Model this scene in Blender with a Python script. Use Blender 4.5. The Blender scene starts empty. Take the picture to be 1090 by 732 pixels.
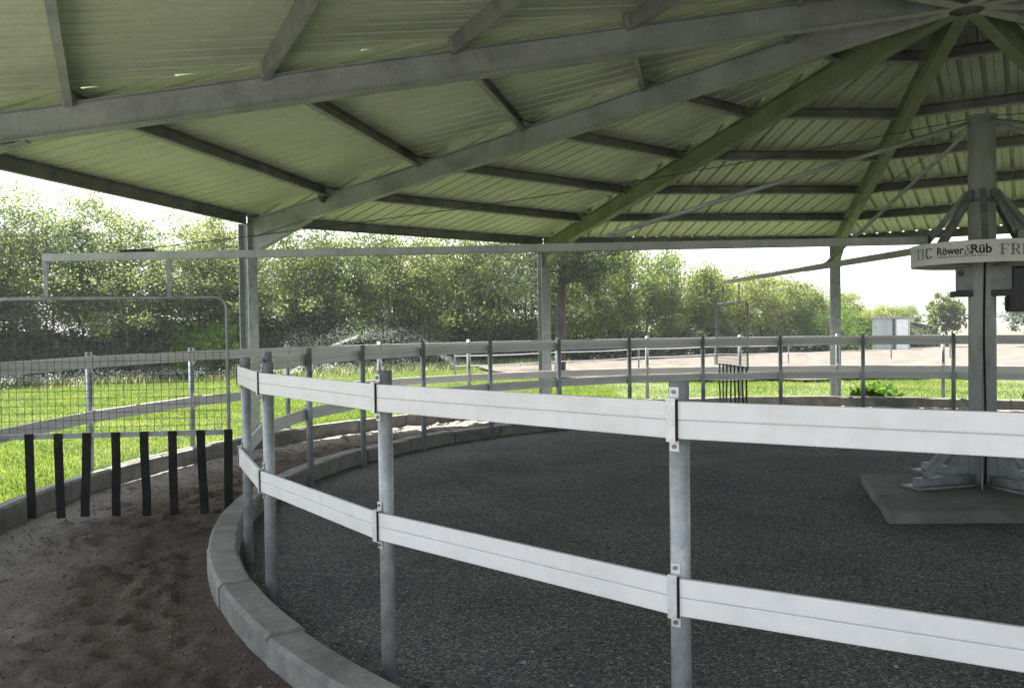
import bpy, bmesh, math, random
import numpy as np
from mathutils import Vector, Matrix
random.seed(7)
R_ = np.random.RandomState(11)
rad = math.radians
scene = bpy.context.scene
col = scene.collection
V = Vector

# ------------------------------------------------------------------ layout
CX, CY = 4.606, 8.595            # centre of the horse walker
CAM_Z = 1.709
N = 30                           # fence posts per ring
PH = 233.07                      # angle of first inner post


def pol(r, deg, z=0.0):
    return V((CX + r * math.cos(rad(deg)), CY + r * math.sin(rad(deg)), z))


# ------------------------------------------------------------------ materials
def new_mat(name):
    m = bpy.data.materials.new(name)
    m.use_nodes = True
    nt = m.node_tree
    b = nt.nodes['Principled BSDF']
    return m, nt, b


def noise(nt, scale, detail=4, rough=0.6, coord='Object', stretch=None):
    tc = nt.nodes.new('ShaderNodeTexCoord')
    n = nt.nodes.new('ShaderNodeTexNoise')
    n.inputs['Scale'].default_value = scale
    n.inputs['Detail'].default_value = detail
    n.inputs['Roughness'].default_value = rough
    if stretch:
        mp = nt.nodes.new('ShaderNodeMapping')
        mp.inputs['Scale'].default_value = stretch
        nt.links.new(tc.outputs[coord], mp.inputs['Vector'])
        nt.links.new(mp.outputs['Vector'], n.inputs['Vector'])
    else:
        nt.links.new(tc.outputs[coord], n.inputs['Vector'])
    return n


def ramp(nt, src, stops):
    r = nt.nodes.new('ShaderNodeValToRGB')
    el = r.color_ramp.elements
    while len(el) < len(stops):
        el.new(0.5)
    for e, (p, c) in zip(el, stops):
        e.position = p
        e.color = (c[0], c[1], c[2], 1)
    nt.links.new(src, r.inputs['Fac'])
    return r


def mix(nt, fac, a, b, mode='MIX'):
    n = nt.nodes.new('ShaderNodeMix')
    n.data_type = 'RGBA'
    n.blend_type = mode
    for sock, v in ((n.inputs['Factor'], fac), (n.inputs[6], a), (n.inputs[7], b)):
        if isinstance(v, (int, float)):
            sock.default_value = v
        elif isinstance(v, tuple):
            sock.default_value = (v[0], v[1], v[2], 1)
        else:
            nt.links.new(v, sock)
    return n.outputs[2]


def bump(nt, b, height, strength=0.4, dist=0.02):
    bp = nt.nodes.new('ShaderNodeBump')
    bp.inputs['Strength'].default_value = strength
    bp.inputs['Distance'].default_value = dist
    nt.links.new(height, bp.inputs['Height'])
    nt.links.new(bp.outputs['Normal'], b.inputs['Normal'])


def weathered(name, c0, c1, c2, scale=6, rough=0.6, metal=0.0, bstr=0.15, fine=60, stretch=None, spec=0.5, grain=0.82):
    m, nt, b = new_mat(name)
    n1 = noise(nt, scale, 6, 0.65, stretch=stretch)
    n2 = noise(nt, fine, 3, 0.6)
    r = ramp(nt, n1.outputs['Fac'], [(0.3, c0), (0.5, c1), (0.72, c2)])
    g = ramp(nt, n2.outputs['Fac'], [(0.3, (grain,) * 3), (0.7, (1.0,) * 3)])
    c = mix(nt, 1.0, r.outputs['Color'], g.outputs['Color'], 'MULTIPLY')
    nt.links.new(c, b.inputs['Base Color'])
    b.inputs['Roughness'].default_value = rough
    b.inputs['Metallic'].default_value = metal
    b.inputs['Specular IOR Level'].default_value = spec
    bump(nt, b, n2.outputs['Fac'], bstr, 0.004)
    return m


M = {}
M['galv'] = weathered('galvanised_steel', (0.23, 0.255, 0.265), (0.33, 0.355, 0.36), (0.42, 0.44, 0.44), 9, 0.42, 0.35, 0.1)
M['galv_dark'] = weathered('dull_galvanised_steel', (0.15, 0.165, 0.165), (0.23, 0.245, 0.245), (0.32, 0.335, 0.33), 7, 0.5, 0.3, 0.1)
M['rail'] = weathered('white_plastic_strip', (0.62, 0.615, 0.60), (0.71, 0.705, 0.70), (0.745, 0.74, 0.74), 2.3, 0.45, 0, 0.02, 14, None, 0.5, 0.93)
M['seam'] = weathered('strip_seam', (0.42, 0.42, 0.42), (0.50, 0.50, 0.50), (0.56, 0.56, 0.56), 5, 0.6)
M['clamp'] = weathered('zinc_clamp', (0.55, 0.56, 0.56), (0.66, 0.67, 0.67), (0.74, 0.74, 0.74), 20, 0.4, 0.3, 0.05)
M['bolt'] = weathered('dark_bolt', (0.10, 0.10, 0.10), (0.2, 0.2, 0.2), (0.28, 0.28, 0.28), 40, 0.4, 0.7)
M['purlin'] = weathered('purlin_steel', (0.12, 0.125, 0.12), (0.20, 0.205, 0.195), (0.28, 0.285, 0.275), 3, 0.6, 0.1, 0.1, 40)
M['beam'] = weathered('canopy_beam_steel', (0.20, 0.22, 0.215), (0.30, 0.325, 0.32), (0.38, 0.405, 0.40), 2.2, 0.6, 0.1, 0.1, 40)
M['beam_green'] = weathered('green_tinged_steel', (0.11, 0.14, 0.075), (0.155, 0.195, 0.11), (0.22, 0.255, 0.16), 2.2, 0.65, 0.0, 0.1, 40)  # greener, darker steel for some of the rafters
M['sheet'] = weathered('roof_sheet', (0.42, 0.465, 0.345), (0.50, 0.55, 0.415), (0.55, 0.595, 0.46), 1.1, 0.5, 0.0, 0.04, 25)
M['concrete'] = weathered('concrete', (0.11, 0.107, 0.095), (0.20, 0.195, 0.175), (0.29, 0.282, 0.255), 4.0, 0.9, 0, 0.5, 45)
M['slabmat'] = weathered('old_concrete', (0.09, 0.088, 0.075), (0.15, 0.147, 0.128), (0.21, 0.205, 0.18), 2.0, 0.9, 0, 0.6, 30)
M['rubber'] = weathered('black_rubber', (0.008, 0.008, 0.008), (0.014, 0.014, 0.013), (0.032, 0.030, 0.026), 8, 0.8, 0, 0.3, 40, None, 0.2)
M['machine'] = weathered('machine_galvanised', (0.27, 0.295, 0.28), (0.38, 0.405, 0.39), (0.46, 0.48, 0.465), 5, 0.5, 0.05, 0.1, 60, (1, 1, 0.4))
M['dark_machine'] = weathered('dark_motor_paint', (0.02, 0.022, 0.026), (0.035, 0.037, 0.042), (0.06, 0.06, 0.065), 12, 0.5)
M['signmat'] = weathered('sign_plastic', (0.70, 0.70, 0.69), (0.78, 0.78, 0.77), (0.81, 0.81, 0.80), 3, 0.5, 0, 0.03)
M['ink'] = weathered('sign_lettering', (0.02, 0.02, 0.022), (0.03, 0.03, 0.032), (0.04, 0.04, 0.042), 10, 0.5)
M['ink_grey'] = weathered('sign_grey_lettering', (0.16, 0.17, 0.17), (0.2, 0.21, 0.21), (0.24, 0.25, 0.25), 10, 0.5)
M['ink_olive'] = weathered('sign_olive_lettering', (0.24, 0.25, 0.15), (0.30, 0.31, 0.20), (0.33, 0.34, 0.23), 10, 0.5)
M['wire'] = weathered('wire', (0.05, 0.055, 0.05), (0.09, 0.095, 0.09), (0.14, 0.145, 0.14), 8, 0.6, 0.3)
M['tape'] = weathered('white_tape', (0.7, 0.7, 0.68), (0.8, 0.8, 0.78), (0.82, 0.82, 0.8), 8, 0.6)
M['bark'] = weathered('bark', (0.07, 0.06, 0.05), (0.13, 0.115, 0.10), (0.22, 0.20, 0.18), 6, 0.95, 0, 0.9, 30, (1, 1, 0.25))
M['bark_dark'] = weathered('dark_bark', (0.035, 0.028, 0.024), (0.06, 0.05, 0.045), (0.10, 0.085, 0.075), 6, 0.95, 0, 0.9, 30, (1, 1, 0.25))
M['shed'] = weathered('pale_metal_cladding', (0.34, 0.38, 0.38), (0.44, 0.48, 0.48), (0.52, 0.55, 0.55), 2, 0.6, 0, 0.1, 30, (1, 1, 0.2))
M['shed_dark'] = weathered('dark_green_cladding', (0.03, 0.055, 0.055), (0.05, 0.08, 0.08), (0.07, 0.10, 0.10), 2, 0.7)
M['shed_roof'] = weathered('shed_roof_sheet', (0.28, 0.29, 0.29), (0.36, 0.37, 0.37), (0.42, 0.43, 0.43), 3, 0.6)
M['dirt'] = weathered('dry_dirt', (0.034, 0.028, 0.021), (0.078, 0.064, 0.049), (0.135, 0.116, 0.095), 1.1, 1.0, 0, 0.6, 9)
M['soil'] = weathered('soil_under_lawn', (0.045, 0.065, 0.018), (0.07, 0.085, 0.028), (0.11, 0.10, 0.05), 0.45, 1.0, 0, 0.5, 7)


def leaf_mat(name, cols, trans=0.45, tcol=1.5):
    """leaf: diffuse + translucent, one random tone per leaf"""
    m = bpy.data.materials.new(name)
    m.use_nodes = True
    nt = m.node_tree
    nt.nodes.clear()
    out = nt.nodes.new('ShaderNodeOutputMaterial')
    g = nt.nodes.new('ShaderNodeNewGeometry')
    oi = nt.nodes.new('ShaderNodeObjectInfo')
    r = ramp(nt, g.outputs['Random Per Island'], [(i / (len(cols) - 1), c) for i, c in enumerate(cols)])
    n = noise(nt, 0.9, 2, 0.5)
    sh = ramp(nt, n.outputs['Fac'], [(0.35, (0.72, 0.78, 0.8)), (0.65, (1.15, 1.1, 0.95))])
    c = mix(nt, 1.0, r.outputs['Color'], sh.outputs['Color'], 'MULTIPLY')
    ob = ramp(nt, oi.outputs['Random'], [(0.0, (0.85, 0.92, 0.95)), (1.0, (1.12, 1.05, 0.95))])
    c = mix(nt, 1.0, c, ob.outputs['Color'], 'MULTIPLY')
    d = nt.nodes.new('ShaderNodeBsdfPrincipled')
    d.inputs['Roughness'].default_value = 0.6
    d.inputs['Specular IOR Level'].default_value = 0.2
    nt.links.new(c, d.inputs['Base Color'])
    t = nt.nodes.new('ShaderNodeBsdfTranslucent')
    c2 = mix(nt, 1.0, c, (tcol, tcol * 1.02, tcol * 0.75), 'MULTIPLY')
    nt.links.new(c2, t.inputs['Color'])
    mx = nt.nodes.new('ShaderNodeMixShader')
    mx.inputs[0].default_value = trans
    nt.links.new(d.outputs[0], mx.inputs[1])
    nt.links.new(t.outputs[0], mx.inputs[2])
    nt.links.new(mx.outputs[0], out.inputs['Surface'])
    return m


M['leaf_pale'] = leaf_mat('pale_leaves', [(0.070, 0.095, 0.046), (0.11, 0.138, 0.066), (0.15, 0.178, 0.092), (0.19, 0.21, 0.125)], 0.6)
M['leaf_mid'] = leaf_mat('mid_leaves', [(0.05, 0.07, 0.027), (0.076, 0.102, 0.04), (0.108, 0.135, 0.055), (0.145, 0.162, 0.08)], 0.58)
M['leaf_hedge'] = leaf_mat('hedge_leaves', [(0.075, 0.10, 0.03), (0.11, 0.145, 0.045), (0.15, 0.18, 0.06), (0.185, 0.205, 0.085)], 0.58)
M['leaf_dark'] = leaf_mat('dark_leaves', [(0.028, 0.038, 0.022), (0.045, 0.058, 0.033), (0.065, 0.08, 0.045), (0.10, 0.115, 0.075)], 0.3)
M['leaf_shade'] = leaf_mat('deep_green_leaves', [(0.03, 0.045, 0.02), (0.05, 0.068, 0.03), (0.075, 0.095, 0.042), (0.11, 0.125, 0.065)], 0.4)
M['leaf_bright'] = leaf_mat('bright_leaves', [(0.06, 0.12, 0.015), (0.09, 0.17, 0.025), (0.12, 0.20, 0.035)], 0.5)
M['leaf_grey'] = leaf_mat('grey_green_leaves', [(0.10, 0.13, 0.12), (0.15, 0.19, 0.17), (0.20, 0.24, 0.21)], 0.3, 1.2)
M['needles'] = leaf_mat('pine_needles', [(0.025, 0.045, 0.02), (0.04, 0.06, 0.028), (0.06, 0.08, 0.04)], 0.25)
M['grass'] = leaf_mat('grass_blades', [(0.07, 0.125, 0.02), (0.095, 0.165, 0.027), (0.135, 0.19, 0.04), (0.20, 0.215, 0.085)], 0.5, 1.6)
M['flower'] = leaf_mat('flower_heads', [(0.45, 0.45, 0.38), (0.6, 0.6, 0.55), (0.7, 0.7, 0.66)], 0.3, 1.0)
M['weeds'] = leaf_mat('weed_stalks', [(0.08, 0.12, 0.03), (0.13, 0.16, 0.05), (0.26, 0.25, 0.14), (0.45, 0.44, 0.36)], 0.4, 1.3)


# gravel and sand
def gravel_mat():
    m, nt, b = new_mat('dark_gravel')
    tc = nt.nodes.new('ShaderNodeTexCoord')
    v = nt.nodes.new('ShaderNodeTexVoronoi')
    v.inputs['Scale'].default_value = 92
    nt.links.new(tc.outputs['Object'], v.inputs['Vector'])
    sep = nt.nodes.new('ShaderNodeSeparateColor')
    nt.links.new(v.outputs['Color'], sep.inputs[0])
    r = ramp(nt, sep.outputs[0], [(0.0, (0.05, 0.052, 0.049)), (0.55, (0.105, 0.108, 0.101)), (0.88, (0.19, 0.19, 0.178)), (1.0, (0.36, 0.355, 0.335))])
    big = noise(nt, 0.8, 5, 0.6)
    s = ramp(nt, big.outputs['Fac'], [(0.3, (0.70, 0.72, 0.72)), (0.7, (1.22, 1.2, 1.16))])
    c = mix(nt, 1.0, r.outputs['Color'], s.outputs['Color'], 'MULTIPLY')
    nt.links.new(c, b.inputs['Base Color'])
    b.inputs['Roughness'].default_value = 0.95
    b.inputs['Specular IOR Level'].default_value = 0.2
    bump(nt, b, v.outputs['Distance'], 0.9, 0.012)
    return m


def sand_mat():
    m, nt, b = new_mat('track_sand')
    n1 = noise(nt, 1.3, 6, 0.65)
    n2 = noise(nt, 28, 5, 0.7)
    r = ramp(nt, n1.outputs['Fac'], [(0.28, (0.090, 0.071, 0.055)), (0.5, (0.137, 0.110, 0.088)), (0.74, (0.195, 0.162, 0.133))])
    g = ramp(nt, n2.outputs['Fac'], [(0.3, (0.65,) * 3), (0.55, (1.0,) * 3), (0.8, (1.2,) * 3)])
    c = mix(nt, 1.0, r.outputs['Color'], g.outputs['Color'], 'MULTIPLY')
    # paler outer sand: brightness of the sun strip put into the colour
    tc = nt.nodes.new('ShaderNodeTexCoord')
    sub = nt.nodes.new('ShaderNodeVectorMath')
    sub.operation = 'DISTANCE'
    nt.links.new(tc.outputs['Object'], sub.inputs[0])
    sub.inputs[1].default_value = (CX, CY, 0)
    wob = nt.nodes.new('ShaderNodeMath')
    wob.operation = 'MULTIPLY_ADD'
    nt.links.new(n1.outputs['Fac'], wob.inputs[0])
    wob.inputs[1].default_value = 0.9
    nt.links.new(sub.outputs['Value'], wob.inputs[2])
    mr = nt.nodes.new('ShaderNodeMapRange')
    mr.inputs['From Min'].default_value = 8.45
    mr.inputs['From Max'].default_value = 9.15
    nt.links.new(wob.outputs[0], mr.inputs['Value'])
    sun_strip_tint = mix(nt, 1.0, (0.27, 0.25, 0.225), g.outputs['Color'], 'MULTIPLY')
    c = mix(nt, mr.outputs['Result'], c, sun_strip_tint)
    nt.links.new(c, b.inputs['Base Color'])
    b.inputs['Roughness'].default_value = 1.0
    b.inputs['Specular IOR Level'].default_value = 0.1
    n3 = noise(nt, 95, 4, 0.75)
    ad = nt.nodes.new('ShaderNodeMath')
    ad.operation = 'MULTIPLY_ADD'
    nt.links.new(n3.outputs['Fac'], ad.inputs[0])
    ad.inputs[1].default_value = 0.5
    nt.links.new(n2.outputs['Fac'], ad.inputs[2])
    bump(nt, b, ad.outputs[0], 1.0, 0.035)
    return m


M['gravel'] = gravel_mat()
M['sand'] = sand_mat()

mw = bpy.data.materials.new('water_droplets')
mw.use_nodes = True
_nt = mw.node_tree
_b = _nt.nodes['Principled BSDF']
_b.inputs['Base Color'].default_value = (0.85, 0.88, 0.9, 1)
_b.inputs['Roughness'].default_value = 0.15
_t = _nt.nodes.new('ShaderNodeBsdfTranslucent')
_t.inputs['Color'].default_value = (0.9, 0.93, 0.95, 1)
_m = _nt.nodes.new('ShaderNodeMixShader')
_m.inputs[0].default_value = 0.8
_nt.links.new(_b.outputs[0], _m.inputs[1])
_nt.links.new(_t.outputs[0], _m.inputs[2])
_nt.links.new(_m.outputs[0], _nt.nodes['Material Output'].inputs['Surface'])
M['water'] = mw


# ------------------------------------------------------------------ mesh helpers
class MB:
    def __init__(s):
        s.v, s.f = [], []

    def add(s, vs, fs):
        k = len(s.v)
        s.v += [tuple(v) for v in vs]
        s.f += [tuple(i + k for i in f) for f in fs]

    def prism(s, p0, p1, w, h, up=(0, 0, 1), w1=None, h1=None, ou=0.0, ow=0.0):
        """box from p0 to p1, w across, h along up; ou, ow shift the section"""
        p0, p1 = V(p0), V(p1)
        d = (p1 - p0).normalized()
        u = V(up)
        u = (u - d * u.dot(d)).normalized()
        r = d.cross(u).normalized()
        w1 = w if w1 is None else w1
        h1 = h if h1 is None else h1
        vs = []
        for p, a, b in ((p0, w, h), (p1, w1, h1)):
            for sx, sy in ((-1, -1), (1, -1), (1, 1), (-1, 1)):
                vs.append(p + r * (sx * a / 2 + ow) + u * (sy * b / 2 + ou))
        s.add(vs, [(0, 1, 2, 3)[::-1], (4, 5, 6, 7), (0, 1, 5, 4), (1, 2, 6, 5), (2, 3, 7, 6), (3, 0, 4, 7)])
        return s

    def box(s, c, size, rz=0.0):
        c = V(c)
        a = V((math.cos(rz), math.sin(rz), 0))
        return s.prism(c - a * size[0] / 2, c + a * size[0] / 2, size[1], size[2])

    def tube(s, pts, r, n=12, caps=True, r1=None):
        pts = [V(p) for p in pts]
        k = len(s.v)
        prev = None
        for i, p in enumerate(pts):
            d = (pts[min(i + 1, len(pts) - 1)] - pts[max(i - 1, 0)]).normalized()
            ref = V((0, 0, 1)) if abs(d.z) < 0.95 else V((1, 0, 0))
            if prev is not None:
                ref = prev
            a = (ref - d * ref.dot(d)).normalized()
            prev = a
            b = d.cross(a)
            rr = r if r1 is None else r + (r1 - r) * i / max(1, len(pts) - 1)
            for j in range(n):
                t = 2 * math.pi * j / n
                s.v.append(tuple(p + (a * math.cos(t) + b * math.sin(t)) * rr))
        for i in range(len(pts) - 1):
            for j in range(n):
                j2 = (j + 1) % n
                s.f.append((k + i * n + j, k + i * n + j2, k + (i + 1) * n + j2, k + (i + 1) * n + j))
        if caps:
            s.f.append(tuple(k + j for j in range(n))[::-1])
            s.f.append(tuple(k + (len(pts) - 1) * n + j for j in range(n)))
        return s

    def lathe(s, c, prof, n=32):
        """closed profile of (radius, z) turned about the vertical through c"""
        k = len(s.v)
        m = len(prof)
        for i in range(n):
            t = 2 * math.pi * i / n
            for r, z in prof:
                s.v.append((c[0] + r * math.cos(t), c[1] + r * math.sin(t), z))
        for i in range(n):
            i2 = (i + 1) % n
            for j in range(m):
                j2 = (j + 1) % m
                s.f.append((k + i * m + j, k + i2 * m + j, k + i2 * m + j2, k + i * m + j2))
        return s

    def build(s, name, mat, parent=None, smooth=False, bev=0.0):
        me = bpy.data.meshes.new(name)
        me.from_pydata(s.v, [], s.f)
        me.materials.append(mat)
        me.update()
        return link(name, me, parent, smooth, bev)


def link(name, me, parent=None, smooth=False, bev=0.0):
    o = bpy.data.objects.new(name, me)
    col.objects.link(o)
    if parent is not None:
        o.parent = parent
        mw_ = parent_world(parent)
        if tuple(mw_) != (0, 0, 0):
            pass
    if smooth:
        for p in me.polygons:
            p.use_smooth = len(p.vertices) <= 4
    if bev:
        md = o.modifiers.new('edge', 'BEVEL')
        md.width = bev
        md.segments = 2
        md.limit_method = 'ANGLE'
    return o


def parent_world(p):
    w = V((0, 0, 0))
    while p is not None:
        w += p.location
        p = p.parent
    return w


def tag(o, label, cat, group=None, kind=None):
    if label:
        o['label'] = label
    if cat:
        o['category'] = cat
    if group:
        o['group'] = group
    if kind:
        o['kind'] = kind
    return o


def thing(name, label, cat, loc=(0, 0, 0), rz=0.0, group=None):
    o = bpy.data.objects.new(name, None)
    o.empty_display_size = 0.2
    col.objects.link(o)
    o.location = loc
    o.rotation_euler = (0, 0, rz)
    return tag(o, label, cat, group)


def structure(o):
    o['kind'] = 'structure'
    return o


def grid_mesh(name, mat, rs, angs, zf, closed=True):
    """polar sheet"""
    nr, na = len(rs), len(angs)
    rr, aa = np.meshgrid(rs, np.radians(angs), indexing='ij')
    x = CX + rr * np.cos(aa)
    y = CY + rr * np.sin(aa)
    z = zf(rr, aa, x, y)
    vs = np.stack([x, y, z], -1).reshape(-1, 3)
    fs = []
    for i in range(nr - 1):
        for j in range(na if closed else na - 1):
            j2 = (j + 1) % na
            fs.append((i * na + j, (i + 1) * na + j, (i + 1) * na + j2, i * na + j2))
    me = bpy.data.meshes.new(name)
    me.from_pydata([tuple(v) for v in vs], [], fs)
    me.materials.append(mat)
    for p in me.polygons:
        p.use_smooth = True
    o = link(name, me)
    return structure(o)


def soft_noise(seed, x, y, scale, octaves=3):
    r = np.random.RandomState(seed)
    out = np.zeros_like(x)
    amp = 1.0
    for k in range(octaves):
        for _ in range(5):
            a = r.uniform(0, 2 * math.pi)
            f = scale * (2 ** k) * r.uniform(0.7, 1.4)
            out += amp * np.sin((x * math.cos(a) + y * math.sin(a)) * f + r.uniform(0, 6.28))
        amp *= 0.5
    return out / 5.0


# ------------------------------------------------------------------ ground
R_IN, R_OUT = 7.27, 9.10          # track edges
rs = [0.02, 4, 7, 9.0, 9.16, 9.2, 9.6, 10.5, 12, 14, 17, 20, 25, 30, 36, 45, 60, 80, 120, 200, 400, 900]


def ground_z(rr, aa, x, y):
    z = np.where(rr < 9.17, -0.12, 0.0)
    bump_ = soft_noise(3, x, y, 0.5, 3) * 0.03
    return z + np.where((rr > 10.0) & (rr < 120), bump_, 0.0)


grid_mesh('ground', M['soil'], rs, np.linspace(0, 360, 180, endpoint=False), ground_z)
grid_mesh('gravel_floor', M['gravel'], [0.02, 2, 4, 6, 7.06],
          np.linspace(0, 360, 120, endpoint=False), lambda rr, aa, x, y: 0.0 * rr)


def track_z(rr, aa, x, y):
    w = (rr - R_IN) / (R_OUT - R_IN)
    z = 0.02 * soft_noise(5, x, y, 3.0, 3) + 0.016 * soft_noise(6, x, y, 14.0, 3)
    dx = rr * np.cos(aa)
    hp = np.zeros_like(z)
    r = np.random.RandomState(4)                      # hoof prints
    for _ in range(2600):
        pr, pa = r.uniform(R_IN + 0.12, R_OUT - 0.12), r.uniform(0, 2 * math.pi)
        px, py = CX + pr * math.cos(pa), CY + pr * math.sin(pa)
        s = r.uniform(0.055, 0.10)
        i = np.abs(((aa[0] - pa + math.pi) % (2 * math.pi)) - math.pi) < 0.06
        d = np.hypot(x[:, i] - px, y[:, i] - py) / s
        hp[:, i] += r.uniform(0.4, 1.0) * (-np.exp(-d * d * 1.6) + 0.55 * np.exp(-(d - 1.5) ** 2 * 5))
    z += hp * 0.034
    edge = np.clip(np.minimum(w, 1 - w) / 0.1, 0, 1)
    return 0.02 + 0.05 * np.clip(w - 0.75, 0, 1) + z * (0.35 + 0.65 * edge)


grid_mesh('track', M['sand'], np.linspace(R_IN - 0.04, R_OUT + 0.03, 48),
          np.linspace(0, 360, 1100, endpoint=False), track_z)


def kerb(r0, r1, z0, z1, n, name, skip=lambda a: False, ph=0.0, gap=0.10):
    """ring of kerb stones with open joints"""
    b = MB()
    step = 360.0 / n
    rr = random.Random(n)
    for i in range(n):
        a0 = ph + i * step + gap
        a1 = ph + (i + 1) * step - gap
        if skip((a0 + a1) / 2):
            continue
        j = rr.uniform(-0.008, 0.008)
        jz = rr.uniform(-0.008, 0.008)
        c = 0.022
        sec = [(r0 + j, z0), (r1 + j, z0), (r1 + j, z1 - c + jz), (r1 + j - c, z1 + jz), (r0 + j + c, z1 + jz), (r0 + j, z1 - c + jz)]
        m = 4
        vs = []
        for k in range(m):
            a = a0 + (a1 - a0) * k / (m - 1)
            vs += [pol(r, a, z) for r, z in sec]
        fs = []
        for k in range(m - 1):
            for q in range(6):
                q2 = (q + 1) % 6
                fs.append((k * 6 + q, k * 6 + q2, (k + 1) * 6 + q2, (k + 1) * 6 + q))
        fs.append(tuple(range(6))[::-1])
        fs.append(tuple((m - 1) * 6 + q for q in range(6)))
        b.add(vs, fs)
        # mortar in the joint, set back from the faces
        e0, e1 = a1 - 0.02, a1 + 2 * gap + 0.02
        vs = [pol(r, a, z) for a in (e0, e1) for r, z in ((r0 + 0.012, z0), (r1 - 0.012, z0), (r1 - 0.012, z1 - 0.012), (r0 + 0.012, z1 - 0.012))]
        b.add(vs, [(0, 1, 5, 4), (1, 2, 6, 5), (2, 3, 7, 6), (3, 0, 4, 7)])
    return structure(b.build(name, M['concrete']))


ENTRY = lambda a: 205 < (a % 360) < 262
kerb(7.05, 7.26, -0.1, 0.17, 44, 'inner_kerb', ph=3)
kerb(9.11, 9.25, -0.1, 0.23, 56, 'outer_kerb', ENTRY, ph=1)

# added unseen gravel sheet by the entry, bouncing light onto near rafters and rails
ap = MB()
na = 40
for k_, r_ in enumerate((9.27, 11, 14, 19, 26)):
    for i in range(na + 1):
        a_ = 196 + (276 - 196) * i / na
        q_ = pol(r_ + (0.3 * math.sin(i * 1.7) if k_ == 4 else 0), a_, 0.045 if r_ > 10 else 0.012)
        ap.v.append(tuple(q_))
for k_ in range(4):
    for i in range(na):
        a_ = k_ * (na + 1) + i
        ap.f.append((a_, a_ + na + 1, a_ + na + 2, a_ + 1))
M['bounce_sheet'] = weathered('bounce_gravel', (0.15, 0.14, 0.125), (0.21, 0.20, 0.185), (0.28, 0.27, 0.25), 1.0, 1.0, 0, 0.6, 40)
structure(ap.build('bounce_gravel_sheet', M['bounce_sheet'], smooth=True))

# dry dirt yard beyond the lawn, one irregular sheet 4 mm and more above the ground
pts = []
for i in range(60):
    x = -1.6 + i * (40 + 1.6) / 59.0
    y = 25.6 + 10 * math.exp(-(x + 1.6) / 2.2) + random.uniform(-0.5, 0.5)
    pts.append((x, y))
far = [(40, 80), (20, 70), (4, 44), (-1.8, 37.5)]
b = MB()
me_v = []
m = len(pts)
rows = 7
for k in range(rows):
    t = k / (rows - 1)
    for i, (x, y) in enumerate(pts):
        fx = x
        fy = 37.5 + max(0, (x + 1.6)) * 1.0
        yy = y + (fy - y) * t
        me_v.append((fx, yy, 0.0))
xx = np.array([v[0] for v in me_v])
yy = np.array([v[1] for v in me_v])
zz = 0.10 + 0.04 * soft_noise(9, xx, yy, 0.9, 3)
b.add([(x, y, z) for x, y, z in zip(xx, yy, zz)],
      [(k * m + i, k * m + i + 1, (k + 1) * m + i + 1, (k + 1) * m + i) for k in range(rows - 1) for i in range(m - 1)])
structure(b.build('dirt_yard', M['dirt'], smooth=True))


# ------------------------------------------------------------------ fences
def post_mb(r, h, ang):
    b = MB()
    p = pol(r, ang, 0)
    ro, ri = 0.035, 0.031
    b.lathe(p, [(ro, -0.05), (ro, h), (ri, h), (ri, -0.05)], 20)
    return b


def rail_mb(r, z, a0, a1, g=0.0):
    """flat plastic strip with a seam along its middle, chord between two posts"""
    p0, p1 = pol(r, a0, z), pol(r, a1, z)
    b = MB()
    b.prism(p0, p1, 0.020, 0.062, ou=0.0335)
    b.prism(p0, p1, 0.020, 0.062, ou=-0.0335)
    b.prism(p0, p1, 0.014, 0.005)
    return b


def fence(name, label, R, ri, zu, dz, angs, pairs, side, h):
    root = thing(name, label, 'fence', (0, 0, 0))
    for k, a in enumerate(angs):
        po = post_mb(R[k], h, a).build('post', M['galv'], root, smooth=True)
        pc = pol(R[k], a, 0)
        MB().lathe(pc, [(0.0005, h - 0.012), (0.031, h - 0.012), (0.031, h - 0.016), (0.0005, h - 0.016)], 16).build('cap', M['galv_dark'], po)
        rd = V((math.cos(rad(a)), math.sin(rad(a)), 0)) * side
        for z in (zu, zu - dz):
            c = MB()
            q = pc + rd * 0.066
            q.z = z
            u = V((0, 0, 1))
            t = V((-rd.y, rd.x, 0))
            c.prism(q - u * 0.070, q + u * 0.070, 0.034, 0.004, up=rd)
            for s_ in (-1, 1):
                c.prism(q + u * 0.072 * s_ + rd * 0.0019, q + u * 0.072 * s_ - rd * 0.030, 0.034, 0.004, up=u)
                e = q - rd * 0.0285 + u * 0.073 * s_
                c.prism(e, e + u * 0.036 * s_, 0.034, 0.0035, up=rd)
            cl = c.build('clamp', M['clamp'], po)
            sd_ = t * (0.0195 * side)  # dark strip painting in the shadow gap on one side of the clamp
            MB().prism(q + sd_ - rd * 0.003 - u * 0.069, q + sd_ - rd * 0.003 + u * 0.069, 0.010, 0.006, up=rd).build('gap_shadow', M['rubber'], cl)
            if name == 'inner_fence' and k < 4:
                for s_ in (-1, 1):
                    e = q - rd * 0.0265 + u * 0.093 * s_
                    MB().tube([e, e + rd * 0.007], 0.0075, 8).build('bolt', M['bolt'], cl)
    for (a0, r0, a1, r1) in pairs:
        for z in (zu, zu - dz):
            d0, d1 = (r0 + side * 0.052), (r1 + side * 0.052)
            p0, p1 = pol(d0, a0, z), pol(d1, a1, z)
            b = MB()
            for ou in (0.0325, -0.0325):
                b.prism(p0, p1, 0.019, 0.0615, ou=ou)
            rl = b.build('rail', M['rail'], root, bev=0.003)
            MB().prism(p0, p1, 0.015, 0.004).build('seam', M['seam'], rl)
    return root


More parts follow.
